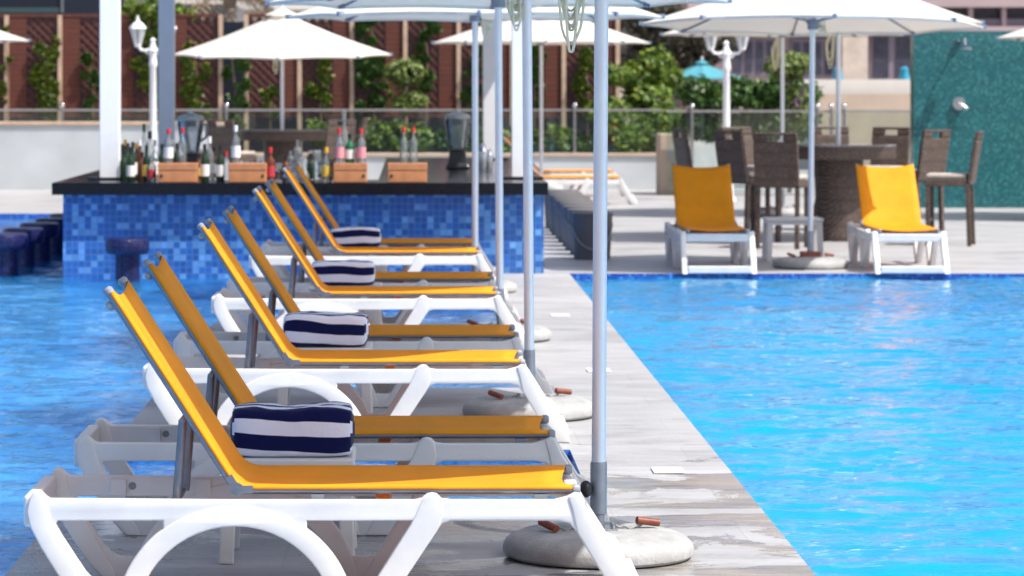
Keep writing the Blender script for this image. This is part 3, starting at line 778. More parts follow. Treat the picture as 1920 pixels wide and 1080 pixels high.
# ------------------------------------------------------------------ pool bar
bar = thing('pool_bar', 'swim-up bar clad in blue mosaic tiles with a black stone counter', 'bar', (-.97, 27.5, 0))
def sb(L): return [(x+.97, y-27.5) for x, y in L]
body = [(-3.01,27.5),(1.12,27.5),(1.12,36.4),(-.22,36.4),(-.22,28.15),(-2.43,28.15),(-2.43,36.4),(-3.01,36.4)]
bm = nb(); prism(bm, sb(body), -1.2, 0.678); bmesh.ops.triangulate(bm, faces=[f for f in bm.faces if len(f.verts) > 4]); obj('tiled_body', bm, 'bar_tile', bar)
top = [(-3.095,27.38),(1.155,27.38),(1.155,36.5),(-.31,36.5),(-.31,28.25),(-2.35,28.25),(-2.35,36.5),(-3.095,36.5)]
bm = nb(); prism(bm, sb(top), 0.679, 0.783); bmesh.ops.triangulate(bm, faces=[f for f in bm.faces if len(f.verts) > 4]); obj('counter_top', bm, 'granite', bar, bevel=0.006)
for x, y in ((-2.68,28.3),(-2.72,35.3),(.96,28.5),(.86,35.6)):
    bm = nb(); w = .086; box(bm, x+.97-w, x+.97+w, y-27.5-w, y-27.5+w, .80, 2.90); po = obj('post', bm, 'white_paint', bar, bevel=.006)
    bm = nb(); box(bm, x+.97-.19, x+.97+.19, y-27.5-.13, y-27.5+.13, .785, .806); obj('post_plate', bm, 'black_plastic', po, bevel=.004)
bm = nb(); box(bm, -4.5+.97, 1.6+.97, .72, 9.3, 2.90, 3.02); obj('roof', bm, 'white_paint', bar)  # unseen roof, stretched left to cast shade, front set back to keep post sunlit
CT = 0.7835
def stool(label):
    t = thing('pool_stool', label, 'stool', group='mosaic stools in the water')
    bm = nb(); lathe(bm, [(0,.19),(.165,.19),(.182,.205),(.187,.225),(.187,.30),(.178,.318),(.16,.325),(0,.327)], 32); obj('seat', bm, 'navy_tile', t, smooth='auto')
    bm = nb(); lathe(bm, [(.105,-1.0),(.105,.19)], 28); obj('stem', bm, 'navy_tile', t, smooth='auto')
    return t
st = stool('single dark mosaic stool in the water before the blue tiled bar front'); st.location = (wx(239, 27.1), 27.1, 0)
sn = ['nearest', 'second', 'third', 'fourth', 'fifth', 'sixth', 'seventh']
for i in range(7):
    dup(st, (-3.55+.02*i, 27.95+1.05*i, 0), 0, '%s stool of the dark row in the water left of the bar' % sn[i])
def drum(label):
    t = thing('drum_stool', label, 'stool', group='grey drum stools on the dry side of the bar')
    bm = nb(); lathe(bm, [(0,.0),(.165,.0),(.17,.015),(.192,.40),(.198,.412),(.198,.43),(.188,.437),(0,.437)], 36); o = obj('body', bm, 'stool_grey', t, smooth='auto')
    bm = nb(); pts = [(.19*math.cos(a), -.19*abs(math.sin(a))-.006 if False else -.199*math.sin(a), .34-.24*math.sin(a)**1.2) for a in [PI*i/16 for i in range(17)]]
    tube(bm, pts, 0.006, 6); obj('carry_cord', bm, 'rope_grey', t, smooth=True)
    return t
dr = drum('nearest grey drum stool in the row right of the bar, cord loop on its front'); dr.location = (1.66, 29.75, 0)
for i in range(1, 9): dup(dr, (1.655+.01*(i % 2), 29.75+.78*i, 0), .1*i, '%s grey drum stool back from the nearest in the row right of the bar' % ['', 'first', 'second', 'third', 'fourth', 'fifth', 'sixth', 'seventh', 'eighth'][i])

# wooden riser boxes and bottles
def crate(px, w, label, hole):
    Y = 27.55; t = thing('wooden_box', label, 'box', (wx(px, Y), 27.62, CT), group='wooden boxes on the bar counter')
    bm = nb(); box(bm, -w/2, w/2, -.10, .12, 0, .10); obj('box_body', bm, 'box_wood', t, bevel=.004)
    bm = nb(); box(bm, -w/2-.002, w/2+.002, -.103, .123, .103, .162); obj('lid', bm, 'box_wood', t, bevel=.004)
    bm = nb(); tube(bm, [(hole*(w/2-.03), -.1045, .055), (hole*(w/2-.03), -.098, .055)], .013, 10); obj('finger_hole', bm, 'black_plastic', t)
crate(333, .335, 'wooden box holding two red capped bottles, leftmost on the bar', -1)
crate(464, .325, 'wooden box under the white capped clear bottle on the bar', 1)
crate(657, .285, 'wooden box under two pink labelled bottles and a green one', 1)
crate(764, .335, 'wooden box under the pair of slim clear bottles, rightmost on the bar', -1)
def bottle(px, base_py, top_py, Y, label, glass='clear_glass', cap='red_cap', lab='label_white', fat=1.0, onbox=False, zb=None):
    z = (CT+.1625 if onbox else CT+.0005) if zb is None else zb
    H = wz(top_py, Y)-z; t = thing('bottle', label, 'bottle', (wx(px, Y), Y, z), group='bottles on the bar counter')
    r = .037*fat
    bm = nb(); lathe(bm, [(0,0),(r*.95,0),(r,.008),(r,H*.56),(r*.9,H*.62),(r*.42,H*.72),(r*.36,H*.75),(r*.36,H*.93),(0,H*.93)], 18); obj('glass', bm, glass, t, smooth='auto')
    bm = nb(); lathe(bm, [(r*.37,H*.84),(r*.42,H*.84),(r*.42,H),(0,H)], 12); obj('cap', bm, cap, t, smooth='auto')
    if lab:
        bm = nb(); lathe(bm, [(r+.0012,H*.15),(r+.0012,H*.46)], 18); obj('label', bm, lab, t, smooth='auto')
B_ = bottle
B_(229,0,270,28.62,'dark wine bottle touching the left bar post','green_glass','black_plastic',None)
B_(240,0,268,28.40,'dark green wine bottle second from the left bar post','green_glass','black_plastic','label_white')
B_(249,0,266,28.15,'dark wine bottle with pale label third from the left bar post','green_glass','black_plastic','label_white')
B_(256,0,268,28.85,'dark bottle with yellow cap near the left bar post','green_glass','yellow_cap',None)
B_(266,0,285,28.05,'squat amber bottle left of the first wooden box','amber_glass','black_plastic',None,1.1)
B_(270,0,232,29.3,'tall slim bottle with green neck behind the left bottle cluster','clear_glass','emerald_glass',None,1.0)
B_(281,0,246,28.4,'clear bottle with a black hat shaped stopper','clear_glass','black_plastic',None,1.25)
B_(290,0,262,28.0,'clear bottle with silver cap close to the first wooden box','clear_glass','steel','label_white',.95)
B_(304,0,270,28.7,'dark bottle behind the left edge of the first wooden box','green_glass','black_plastic',None)
B_(332,0,268,28.7,'dark bottle behind the middle of the first wooden box','green_glass','black_plastic',None)
B_(316,0,241,27.62,'red capped bottle with white label, left one on the leftmost wooden box','clear_glass','red_cap','label_white',1.1,True)
B_(342,0,239,27.62,'red capped clear bottle, right one on the leftmost wooden box','clear_glass','red_cap',None,.95,True)
B_(384,0,270,27.66,'green wine bottle with oval pale label right of the leftmost wooden box','green_glass','black_plastic','label_white',1.05)
B_(393,0,256,28.6,'clear bottle with orange mark behind the two wine bottles','clear_glass','white_cap',None)
B_(413,0,272,27.66,'dark wine bottle with square label left of the second wooden box','green_glass','black_plastic','label_white',1.0)
B_(442,0,235,27.62,'clear bottle with white cap on the second wooden box','clear_glass','white_cap','label_white',1.05,True)
B_(507,0,276,27.66,'dark red vermouth bottle right of the second wooden box','amber_glass','red_cap','label_red',1.05)
B_(612,0,276,27.66,'clear bottle with yellow cap and yellow label left of the third box','clear_glass','yellow_cap','label_yellow',1.15)
B_(636,0,241,27.62,'pink labelled bottle, left one on the third wooden box','clear_glass','red_cap','label_pink',1.1,True)
B_(656,0,251,27.66,'green gin bottle between two pink labelled bottles','emerald_glass','black_plastic','label_white',1.15,True)
B_(677,0,241,27.62,'pink labelled bottle, right one on the third wooden box','clear_glass','red_cap','label_pink',1.1,True)
B_(645,0,205,28.0,'tall clear decanter with glass ball stopper behind the third box','clear_glass','clear_glass',None,1.4)
B_(757,0,238,27.62,'slim clear bottle with red cap, left of the pair on the rightmost box','clear_glass','red_cap',None,.95,True)
B_(775,0,238,27.62,'slim clear bottle with dark red cap, right of the pair on the rightmost box','clear_glass','red_cap',None,.95,True)
B_(235,0,262,29.0,'tall dark bottle at the back of the left cluster','green_glass','yellow_cap',None)
B_(262,0,262,28.75,'brown bottle with a white cap in the left cluster','amber_glass','white_cap',None)
B_(275,0,272,27.75,'short green bottle at the front of the left cluster','green_glass','black_plastic','label_yellow')
B_(284,0,292,27.66,'small squat clear bottle against the leftmost wooden box','clear_glass','steel','label_red',1.1)
B_(323,0,262,29.4,'slim emerald bottle far behind the leftmost wooden box','emerald_glass','white_cap',None)
B_(400,0,276,28.9,'amber bottle behind and between the two wine bottles','amber_glass','black_plastic','label_white',1.1)
B_(424,0,284,28.7,'short clear bottle against the back of the second wooden box','clear_glass','red_cap',None)
B_(245,0,275,27.72,'short dark bottle with white label, front of the left cluster','green_glass','black_plastic','label_white')
B_(232,0,280,28.1,'small dark bottle half behind the left bar post','green_glass','black_plastic',None)
B_(373,0,288,28.3,'short amber bottle just right of the leftmost wooden box','amber_glass','black_plastic','label_yellow')
B_(536,0,292,28.4,'short amber bottle behind the small left decanter','amber_glass','black_plastic',None)
B_(583,0,288,28.4,'short dark bottle behind the stack of tumblers','green_glass','black_plastic',None)
B_(603,0,282,28.8,'dark bottle behind the yellow capped bottle','green_glass','black_plastic','label_white')
def glassware(name, cat, px, Y, prof, label, sc=1.0, grp='glassware on the bar counter'):
    bm = nb(); lathe(bm, [(r*sc, z*sc) for r, z in prof], 20)
    o = obj(name, bm, 'clear_glass', smooth='auto', loc=(wx(px, Y), Y, CT+.001)); tag(o, label, cat, grp)
car = [(0,0),(.06,0),(.068,.02),(.062,.09),(.03,.15),(.022,.19),(.04,.225),(.045,.26),(.03,.29),(.012,.30),(.012,.33),(.02,.345),(0,.355)]
glassware('decanter', 'decanter', 558, 27.9, car, 'big clear decanter with round stopper right of the vermouth bottle')
glassware('decanter', 'decanter', 545, 28.15, car, 'small clear decanter left of the big one', .72)
glassware('decanter', 'decanter', 571, 27.68, car, 'small clear decanter in front of the glass stack', .68)
tum = [(0,0),(.03,0),(.036,.09),(.031,.095),(.038,.18),(.033,.185),(.04,.27),(.036,.27),(.03,.19),(0,.19)]
glassware('glass_stack', 'glasses', 595, 27.75, tum, 'stack of clear tumblers left of the yellow capped bottle')
cup = [(0,0),(.03,0),(.004,.006),(.004,.07),(.035,.10),(.038,.15),(.036,.15),(.03,.10),(0,.08)]
for px, lb in ((464, 'stemmed glass behind the left half of the second box'), (484, 'stemmed glass behind the right half of the second box'), (522, 'stemmed glass between the vermouth bottle and the decanters')):
    glassware('wine_glass', 'glass', px, 29.0 if px < 500 else 28.1, cup, lb)
def blender(px, Y, label):
    t = thing('blender', label, 'blender', (wx(px, Y), Y, CT), group='blenders on the bar counter')
    bm = nb(); lathe(bm, [(0,0),(.125,0),(.125,.03),(.10,.06),(.085,.17),(.07,.19),(0,.19)], 4, sq=1); bmesh.ops.rotate(bm, verts=bm.verts[:], cent=(0,0,0), matrix=Matrix.Rotation(PI/4, 3, 'Z')); bmesh.ops.scale(bm, verts=bm.verts[:], vec=(1.35,1.35,1)); obj('motor_base', bm, 'black_plastic', t, bevel=.015)
    bm = nb(); lathe(bm, [(.075,.19),(.085,.21),(.128,.46),(.132,.50),(.125,.50),(.12,.46),(.073,.22),(0,.21)], 20); obj('jar', bm, 'clear_glass', t, smooth='auto')
    bm = nb(); lathe(bm, [(.132,.50),(.126,.535),(.05,.56),(.03,.562),(.028,.59),(0,.592)], 20); obj('lid', bm, 'clip_clear', t, smooth='auto')
    bm = nb(); tube(bm, [(.10,0,.47),(.155,0,.46),(.15,0,.34),(.09,0,.30)], .013, 8); obj('handle', bm, 'grey_plug', t, smooth=True)
    bm = nb(); lathe(bm, [(.02,.45),(.055,.44),(.055,.49),(.02,.495)], 12); obj('blade_cap', bm, 'black_plastic', t)
blender(357, 30.3, 'blender behind the leftmost wooden box, clear jar on a black base')
blender(858, 31.8, 'blender with clear jar on the dark right arm of the bar')
for px, sc, lb in ((905, 1.0, 'steel cocktail shaker right of the right blender'), (917, .8, 'small steel shaker beside the taller one')):
    bm = nb(); lathe(bm, [(0,0),(.04,0),(.055,.17),(.045,.20),(.025,.23),(.025,.26),(0,.265)], 18)
    bm2 = bm
    for v in bm.verts: v.co *= sc
    tag(obj('shaker', bm, 'steel', smooth='auto', loc=(wx(px, 31.2), 31.2, CT+.001)), lb, 'cocktail shaker', 'shakers on the bar')

# ------------------------------------------------------------------ wicker bar tables and chairs
def wtable(label, R=.60, h=1.0):
    t = thing('bar_table', label, 'table', group='round wicker bar tables')
    bm = nb(); lathe(bm, [(0,h-.016),(R,h-.016),(R,h),(0,h)], 40); obj('table_top', bm, simple('table_glass', (0.22,0.22,0.23), 0.08), t)
    bm = nb(); lathe(bm, [(0,h-.15),(R*.97,h-.15),(R*.99,h-.13),(R*.99,h-.0165),(0,h-.0165)], 40); obj('apron', bm, 'wicker', t, smooth='auto')
    bm = nb(); lathe(bm, [(.30,0),(.31,.05),(.24,.45),(.26,h-.15)], 32); obj('pedestal', bm, 'wicker', t, smooth='auto')
    return t
def wchair(label):
    """high wicker chair, sitter faces +Y"""
    t = thing('bar_chair', label, 'chair', group='high wicker chairs')
    bm = nb(); W2 = .225; n = 8
    rows = []
    zt = [.62,.70,.85,1.0,1.06,1.085,1.12,1.15]
    for z in zt:
        yb = -.20-(z-.62)*.16
        rows.append((z, yb))
    def quadbox(x0, x1, i, j):
        (z0, y0), (z1, y1) = rows[i], rows[j]
        v = [bm.verts.new(p) for p in ((x0,y0-.03,z0),(x1,y0-.03,z0),(x1,y0+.015,z0),(x0,y0+.015,z0),(x0,y1-.03,z1),(x1,y1-.03,z1),(x1,y1+.015,z1),(x0,y1+.015,z1))]
        for f in ((0,3,2,1),(4,5,6,7),(0,1,5,4),(1,2,6,5),(2,3,7,6),(3,0,4,7)): bm.faces.new([v[k] for k in f])
    quadbox(-W2, W2, 0, 4); quadbox(-W2, -.075, 4, 6); quadbox(.075, W2, 4, 6); quadbox(-W2*.985, W2*.985, 6, 7)
    obj('backrest', bm, 'wicker', t, bevel=.012)
    bm = nb(); box(bm, -W2+.002, W2-.002, -.185, .235, .60, .675); obj('seat', bm, 'wicker', t, bevel=.012)
    bm = nb(); box(bm, -.205, .205, -.175, .225, .677, .725); obj('cushion', bm, 'cushion', t, bevel=.018)
    for sx in (-1, 1):
        for sy in (-1, 1):
            bm = nb(); x = sx*.198; y = -.19 if sy < 0 else .205
            beam(bm, (x, y, .60), (x, y-.02*(sy < 0), 0), .042, .042, Vector((0,1,0))); obj('leg', bm, 'wicker', t)
    bm = nb(); box(bm, -.176, .176, .19, .22, .24, .275); obj('foot_rest', bm, 'wicker', t)
    return t
tb = wtable('round wicker bar table with an umbrella pole through it, behind the pool loungers'); tb.location = (wx(1572, 33.3), 33.3, 0)
tb2 = dup(tb, (-1.80, 43.9, 0), 0, 'round wicker bar table behind the bottles on the bar')
ch = wchair('wicker high chair with its back to the camera, left of the umbrella pole'); ch.location = (3.66, 31.75, 0); ch.rotation_euler = (0,0,-.35)
cs = [(3.12, 34.2, -1.35, 'wicker high chair seen side-on, leftmost at the round table'),
      (3.47, 32.95, -1.0, 'wicker high chair tucked behind the one with its back to the camera'),
      (5.26, 33.6, .75, 'wicker high chair right of the round table, its back facing the viewer'),
      (5.42, 32.3, 1.30, 'wicker high chair seen side-on before the teal wall, rightmost chair'),
      (5.15, 35.2, 2.6, 'wicker high chair behind the right half of the round table'),
      (4.62, 35.6, 3.0, 'wicker high chair directly behind the round table, beside the umbrella pole'),
      (3.75, 35.3, -2.5, 'wicker high chair behind the left half of the round table'),
      (-2.40, 42.7, -.6, 'wicker high chair left of the table behind the bar bottles'),
      (-1.12, 42.8, .6, 'wicker high chair right of the table behind the bar bottles'),
      (-2.85, 43.6, -1.4, 'wicker high chair farthest left behind the bar, turned side-on'),
      (-.95, 44.3, 1.5, 'wicker high chair farthest right at the table behind the bar')]
for x, y, r, lb in cs: dup(ch, (x, y, 0), r, lb)

# ------------------------------------------------------------------ lamp posts
def lamp(label):
    t = thing('lamp_post', label, 'lamp post', group='white double lantern lamp posts')
    bm = nb(); lathe(bm, [(0,0),(.13,0),(.13,.12),(.10,.16),(.085,.45),(.105,.50),(.10,.55),(.06,.62),(.055,.70),(.06,.74),(.052,.80),(.045,1.9),(.062,1.93),(.055,1.98),(.048,2.10),(.07,2.14),(.05,2.2),(.03,2.26),(.045,2.29),(0,2.33)], 20)
    obj('column', bm, 'white_paint', t, smooth='auto')
    for s in (-1, 1):
        bm = nb(); tube(bm, [(s*.04,0,2.17),(s*.10,0,2.14),(s*.17,0,2.15),(s*.21,0,2.20),(s*.215,0,2.24)], .02, 8); tube(bm, [(s*.04,0,2.10),(s*.08,0,2.09),(s*.11,0,2.13)], .012, 6)
        arm = obj('arm', bm, 'white_paint', t, smooth=True)
        x = s*.22
        bm = nb(); lathe(bm, [(0,2.19),(.04,2.19),(.05,2.22),(.045,2.235),(0,2.235)], 6, (x,0,0)); lathe(bm, [(0,2.60),(.012,2.60),(.02,2.63),(0,2.65)], 8, (x,0,0))
        lathe(bm, [(.125,2.455),(.118,2.475),(.06,2.545),(.03,2.555),(.02,2.60),(0,2.60)], 6, (x,0,0))
        for k in range(6):
            a = k*PI/3; beam(bm, (x+.048*math.cos(a), .048*math.sin(a), 2.23), (x+.108*math.cos(a), .108*math.sin(a), 2.46), .010, .010)
        ln = obj('lantern', bm, 'white_paint', arm)
        bm = nb(); lathe(bm, [(.045,2.235),(.104,2.455)], 6, (x,0,0)); obj('lantern_glass', bm, 'lantern_glass', arm)
    return t
l1 = lamp('white lamp post with double lanterns behind the left bar post'); l1.location = (wx(287, 46), 46, -.04)
dup(l1, (wx(1362, 44.5), 44.5, -.10), 0, 'white lamp post with double lanterns under the large right umbrella')

# ------------------------------------------------------------------ walls, fence, glass
def wall(name, label, cat, x0, x1, y0, y1, z0, z1, mat, cop=None):
    t = thing(name, label, cat, ((x0+x1)/2, y0, 0))
    cx = (x0+x1)/2
    bm = nb(); box(bm, x0-cx, x1-cx, 0, y1-y0, z0, z1-(.05 if cop else 0)); obj('wall_face', bm, mat, t)
    if cop: bm = nb(); box(bm, x0-cx-.02, x1-cx+.02, -.03, y1-y0+.03, z1-.049, z1); obj('coping', bm, cop, t, bevel=.006)
    return t
FY = 51.0
wall('garden_wall', 'tall pale marble wall left of the bar under the brown fence', 'wall', -14, wx(418, 49), 49, 49.5, 0, 1.04, 'wall_white', 'post_wood')
wall('planter_wall', 'low white marble planter wall behind the bar under the shrubs', 'wall', wx(418, 49)+.02, wx(1244, 49), 49, 49.25, 0, .56, 'wall_white', 'wall_tan')
b_ = nb(); box(b_, wx(418,49)+.05, wx(1244,49)-.02, 49.26, 53.5, .002, .5); struct(obj('planting_soil', b_, 'earth'))
b_ = nb(); box(b_, -20, wx(418,49), 49.51, 53.5, .002, 1.0); struct(obj('planting_soil', b_, 'earth'))
fn = thing('wooden_fence', 'reddish brown garden fence of boards and lattice with pale posts', 'fence', (0, FY, 0))
posts = [-187,-87,13,113,213,313,414,462,562,660,760,860,960,1057,1158]
ztop = wz(26, FY); zbot = wz(214, FY)
for i, px in enumerate(posts):
    x = wx(px, FY); bm = nb(); box(bm, x-.033, x+.033, -.07, -.005, 0.4, ztop-.02); obj('post', bm, 'post_wood', fn)
def lattice(bm, x0, x1, z0, z1, sp=.10, w=.044):
    L = (z1-z0); Wd = x1-x0
    for sgn in (1, -1):
        k = -int(L/sp)-1
        while k*sp < Wd+L:
            # line x = x0 + k*sp + sgn*(z-z0) clipped to the rectangle
            c = k*sp*1.0 if sgn == 1 else k*sp
            pts = []
            if sgn == 1: za, zb = max(0, -c), min(L, Wd-c); xa, xb = c+za, c+zb
            else: za, zb = max(0, c-Wd), min(L, c); xa, xb = c-za, c-zb
            if zb-za > .03: beam(bm, (x0+xa, 0.0065*sgn, z0+za), (x0+xb, 0.0065*sgn, z0+zb), w, .011, Vector((0,1,0)))
            k += 1.42
for i in range(len(posts)-1):
    a, b2 = posts[i], posts[i+1]
    if a == 414: continue
    x0 = wx(a, FY)+.034; x1 = wx(b2, FY)-.034
    sw = (x1-x0)*.36
    bx = (x0, x0+sw) if a < 414 else (x1-sw, x1); lx = (x0+sw+.005, x1) if a < 414 else (x0, x1-sw-.005)
    bm = nb(); box(bm, bx[0], bx[1], -.03, .03, zbot, ztop-.05); obj('board_panel', bm, 'slat_wood', fn)
    bm = nb(); lattice(bm, lx[0], lx[1], zbot+.02, ztop-.06); obj('lattice_panel', bm, 'lattice_wood', fn)
    bm = nb(); box(bm, x0, x1, -.04, .04, ztop-.05, ztop); box(bm, x0, x1, -.035, .035, zbot-.05, zbot-.001); obj('rail', bm, 'lattice_wood', fn)
# dark planting wall directly behind the lattice
wall('screen_wall', 'dark wall seen through the fence lattice', 'wall', -11, wx(1160, 52.2), 52.2, 52.4, 0, ztop-.1, 'facade_dark')
def glass_rail(x0, x1, Y, z0, z1, label, posts_):
    t = thing('glass_railing', label, 'railing', ((x0+x1)/2, Y, 0)); cx = (x0+x1)/2
    bm = nb(); box(bm, x0-cx, x1-cx, 0, .012, z0, z1-.02); obj('glass_pane', bm, 'rail_glass', t)
    bm = nb(); box(bm, x0-cx, x1-cx, -.014, .026, z1-.0195, z1+.012); obj('top_rail', bm, simple('rail_grey', (.25,.24,.24), .4), t)
    for p in posts_:
        bm = nb(); tube(bm, [(p-cx, -.04, max(0, z0-.02)), (p-cx, -.04, z1+.06)], .022, 10); sphere(bm, (p-cx, -.04, z1+.07), .04, 10); obj('post', bm, 'steel', t, smooth='auto')
glass_rail(-13, wx(1244, 48.9), 49.12, .565, wz(206, 49.0), 'low glass railing on top of the garden walls behind the bar', [wx(424, 49), wx(116, 49), wx(1078, 49)])
glass_rail(wx(1250, 46.5), wx(1712, 46.5), 46.5, .05, wz(208, 46.5), 'clear glass railing between the hedge and the wicker chairs', [wx(q, 46.5) for q in (1297, 1532, 1558, 1582)])
wall('planter_block', 'tan stone planter block left of the right lamp post', 'planter', wx(1246, 46), wx(1300, 46), 46.7, 47.6, 0, wz(252, 46.7), 'wall_tan')
# teal shower wall
sw_ = thing('shower_wall', 'teal mosaic shower wall at the right side', 'wall', (8.6, 41.9, 0))
bm = nb(); box(bm, wx(1713, 41.9)-8.6, 4.0, 0, .28, 0, wz(58, 41.9)); obj('tiled_wall', bm, 'teal_tile', sw_)
bm = nb(); x = wx(1803, 41.9)-8.6; z = wz(76, 41.9)
tube(bm, [(x-.03,-.002,z),(x-.03,-.06,z+.0),(x,-.22,z+.02),(x,-.27,z-.06)], .014, 8); lathe(bm, [(0,.03),(.03,.028),(.085,-.005),(.085,-.02),(0,-.02)], 18, (x+.02,-.29,z-.10)); lathe(bm, [(0,0),(.05,0),(.05,.02),(0,.02)], 14, (x-.03,-.03,z-.01))
obj('shower_head', bm, 'steel', sw_, smooth='auto')
bm = nb(); x = wx(1797, 41.9)-8.6; z = wz(194, 41.9)
tube(bm, [(x,-.001,z),(x,-.05,z)], .085, 18); tube(bm, [(x,-.05,z),(x+.04,-.08,z-.03),(x+.10,-.09,z-.07)], .02, 8); obj('tap', bm, 'steel', sw_, smooth='auto')
wall('parapet_wall', 'cream and tan parapet wall left of the teal wall', 'wall', wx(1528, 60), wx(1790, 60), 60, 60.4, 0, wz(176, 60), 'wall_tan')
o = wall('parapet_band', 'cream top band of the far parapet', 'wall', wx(1500, 61), wx(1790, 61), 60.6, 61.2, 0, wz(149, 61), 'wall_cream')
bpy.data.objects.remove(o.children[0]) if False else None
for px, lb in ((1697, 'small turquoise pot on the parapet beside the teal wall'), (1572, 'small turquoise pot on the parapet behind the umbrella pole')):
    bm = nb(); lathe(bm, [(0,0),(.10,0),(.11,.04),(.07,.16),(.085,.2),(.04,.24),(0,.25)], 14)
    tag(obj('turquoise_pot', bm, 'teal_pot', smooth='auto', loc=(wx(px, 60.8), 60.9, wz(149, 61)+.001)), lb, 'pot', 'turquoise pots on the parapet')

# ------------------------------------------------------------------ plants
def plant(name, label, cat, base, blobs, n, size, mat, seed, trunk=None, tr=.03, group=None, shell=.55, tmat='bark'):
    t = thing(name, label, cat, base, group=group)
    bl = [(b[0]-base[0], b[1]-base[1], b[2]-base[2], b[3], b[4], b[5]) for b in blobs]
    obj('foliage', leaves(bl, n, size, seed, shell), mat, t)
    if trunk:
        bm = nb()
        for tp in trunk:
            pts = [Vector(p)-Vector(base) for p in tp]
            dense = []
            for a, b2 in zip(pts, pts[1:]):
                for k in range(4): dense.append(a.lerp(b2, k/4)+Vector((mnoise.noise(a*3+Vector((k,0,0)))*.02, 0, 0)))
            dense.append(pts[-1])
            tube(bm, dense, lambda u: tr*(1-.6*u), 8)
        obj('trunk', bm, tmat, t, smooth=True)
    return t
def sph(px, py, r, Y, sy=.8, sz=1): return (wx(px, Y), Y, wz(py, Y), r/F*Y, r/F*Y*sy, r/F*Y*sz)
Y = 50.1
plant('topiary_tree', 'two tier clipped topiary tree behind the right half of the bar', 'topiary', (wx(760,Y),Y,.5), [sph(758,138,42,Y,.9,.72), sph(768,192,40,Y,.9,.6)], 3600, .075, 'leaf_topiary', 3,
      [[(wx(757,Y),Y,.5),(wx(759,Y),Y,wz(190,Y)),(wx(757,Y),Y,wz(130,Y))]], .035)
plant('low_shrub', 'bright green shrub at the foot of the two tier topiary', 'shrub', (wx(750,Y),Y-.3,.5), [sph(700,255,34,Y-.3), sph(745,262,36,Y-.3), sph(785,262,32,Y-.3), sph(770,275,30,Y-.3)], 4200, .08, 'leaf_bright', 5, [[(wx(745,Y),Y-.3,.45),(wx(745,Y),Y-.3,.9)]], .03)
Y = 49.9
plant('topiary_tree', 'three tier topiary tree behind the nearest umbrella pole', 'topiary', (wx(1145,Y),Y,.5), [sph(1150,140,38,Y,.9,.65), sph(1140,212,48,Y,.9,.75), sph(1150,262,52,Y,.9,.8)], 6000, .075, 'leaf_bright', 7,
      [[(wx(1146,Y),Y,.3),(wx(1144,Y),Y,wz(200,Y)),(wx(1150,Y),Y,wz(140,Y))]], .035)
Y = 51
plant('garden_bush', 'big bright green bush at the right end of the brown fence', 'bush', (wx(1215,Y),Y,.5), [sph(1190,150,42,Y+.6), sph(1228,130,46,Y+.6), sph(1258,150,30,Y+.6), sph(1215,200,52,Y+.4), sph(1245,235,46,Y), sph(1195,262,44,Y-.2), sph(1240,268,32,Y-.4)], 11000, .10, 'leaf_bright', 11,
      [[(wx(1215,Y),Y+.4,.4),(wx(1215,Y),Y+.4,1.5),(wx(1228,Y),Y+.5,2.0)]], .05)
Y = 49.9
low = [(860,265),(905,262),(940,268),(975,262),(1010,268),(1045,258),(1080,268),(835,270),(640,262),(600,250)]
for i, (px, py) in enumerate(low):
    plant('low_shrub', ['dark low shrub just right of the blender','dark shrub between blender and bar post','dark low shrub behind the white bar post','dark low shrub right of the bar post','dark shrub between the bar post and the umbrella pole','light shrub left of the far loungers umbrella pole','dark shrub behind the far yellow loungers','dark shrub left of the blender','green shrub behind the pink labelled bottles','green shrub above the wicker table behind the bar'][i],
          'shrub', (wx(px,Y),Y,.5), [sph(px,py,27,Y), sph(px+10,py+12,22,Y-.2), sph(px-12,py-12,18,Y+.1)], 1500, .08, 'leaf_mid' if i not in (2, 5, 8, 9) else 'leaf_bright', 20+i, [[(wx(px,Y),Y,.45),(wx(px,Y),Y,.85)]], .02, group='low shrubs along the planter wall')
# vines climbing the lattice
vines = [(85,150,30,72,'yellowish vine on the lattice at the far left of the fence','leaf_vine'),(172,165,18,60,'dark vine on the lattice beside the left bar post','leaf_mid'),(280,95,32,85,'leafy vine around the left lamp post','leaf_vine'),
         (368,150,28,62,'vine with yellow leaves left of the bright white umbrella','leaf_vine'),(438,165,26,74,'dense green shrub in the fence gap left of the umbrella pole','leaf_mid'),(505,190,14,25,'small vine low on the lattice by the umbrella pole','leaf_vine'),
         (600,140,24,60,'vine on the lattice under the bright white umbrella','leaf_vine'),(700,120,34,85,'broad dark climbing vine left of the two tier topiary','leaf_mid'),(798,100,22,70,'dark hanging vine right of the two tier topiary','leaf_mid'),
         (885,150,20,70,'dark vine behind the fourth umbrella pole','leaf_mid'),(1000,130,18,70,'dark vine behind the second umbrella pole','leaf_mid'),(1100,160,20,60,'thin vine on the lattice left of the three tier topiary','leaf_vine'),(12,120,10,70,'thin vine at the left edge of the fence','leaf_vine')]
for i, (px, py, rw, rh, lb, mt) in enumerate(vines):
    Y = FY-.12; bl = []
    rnd = random.Random(i)
    for k in range(12):
        q = k/11; bl.append(sph(px+rnd.uniform(-.75,.75)*rw, py-rh+2*rh*q+rnd.uniform(-5,5), rw*rnd.uniform(.3,.75), Y, .22, 1.0))
    plant('climbing_vine', lb, 'vine', (wx(px,Y),Y-.05,.5), bl, int(rw*rh*2.2), .08, mt, 50+i, [[(wx(px,Y),Y,.45),(wx(px+3,Y),Y,wz(py,Y)),(wx(px-3,Y),Y,wz(py-rh*.8,Y))]], .015, group='vines on the brown fence')
Y = 52.9
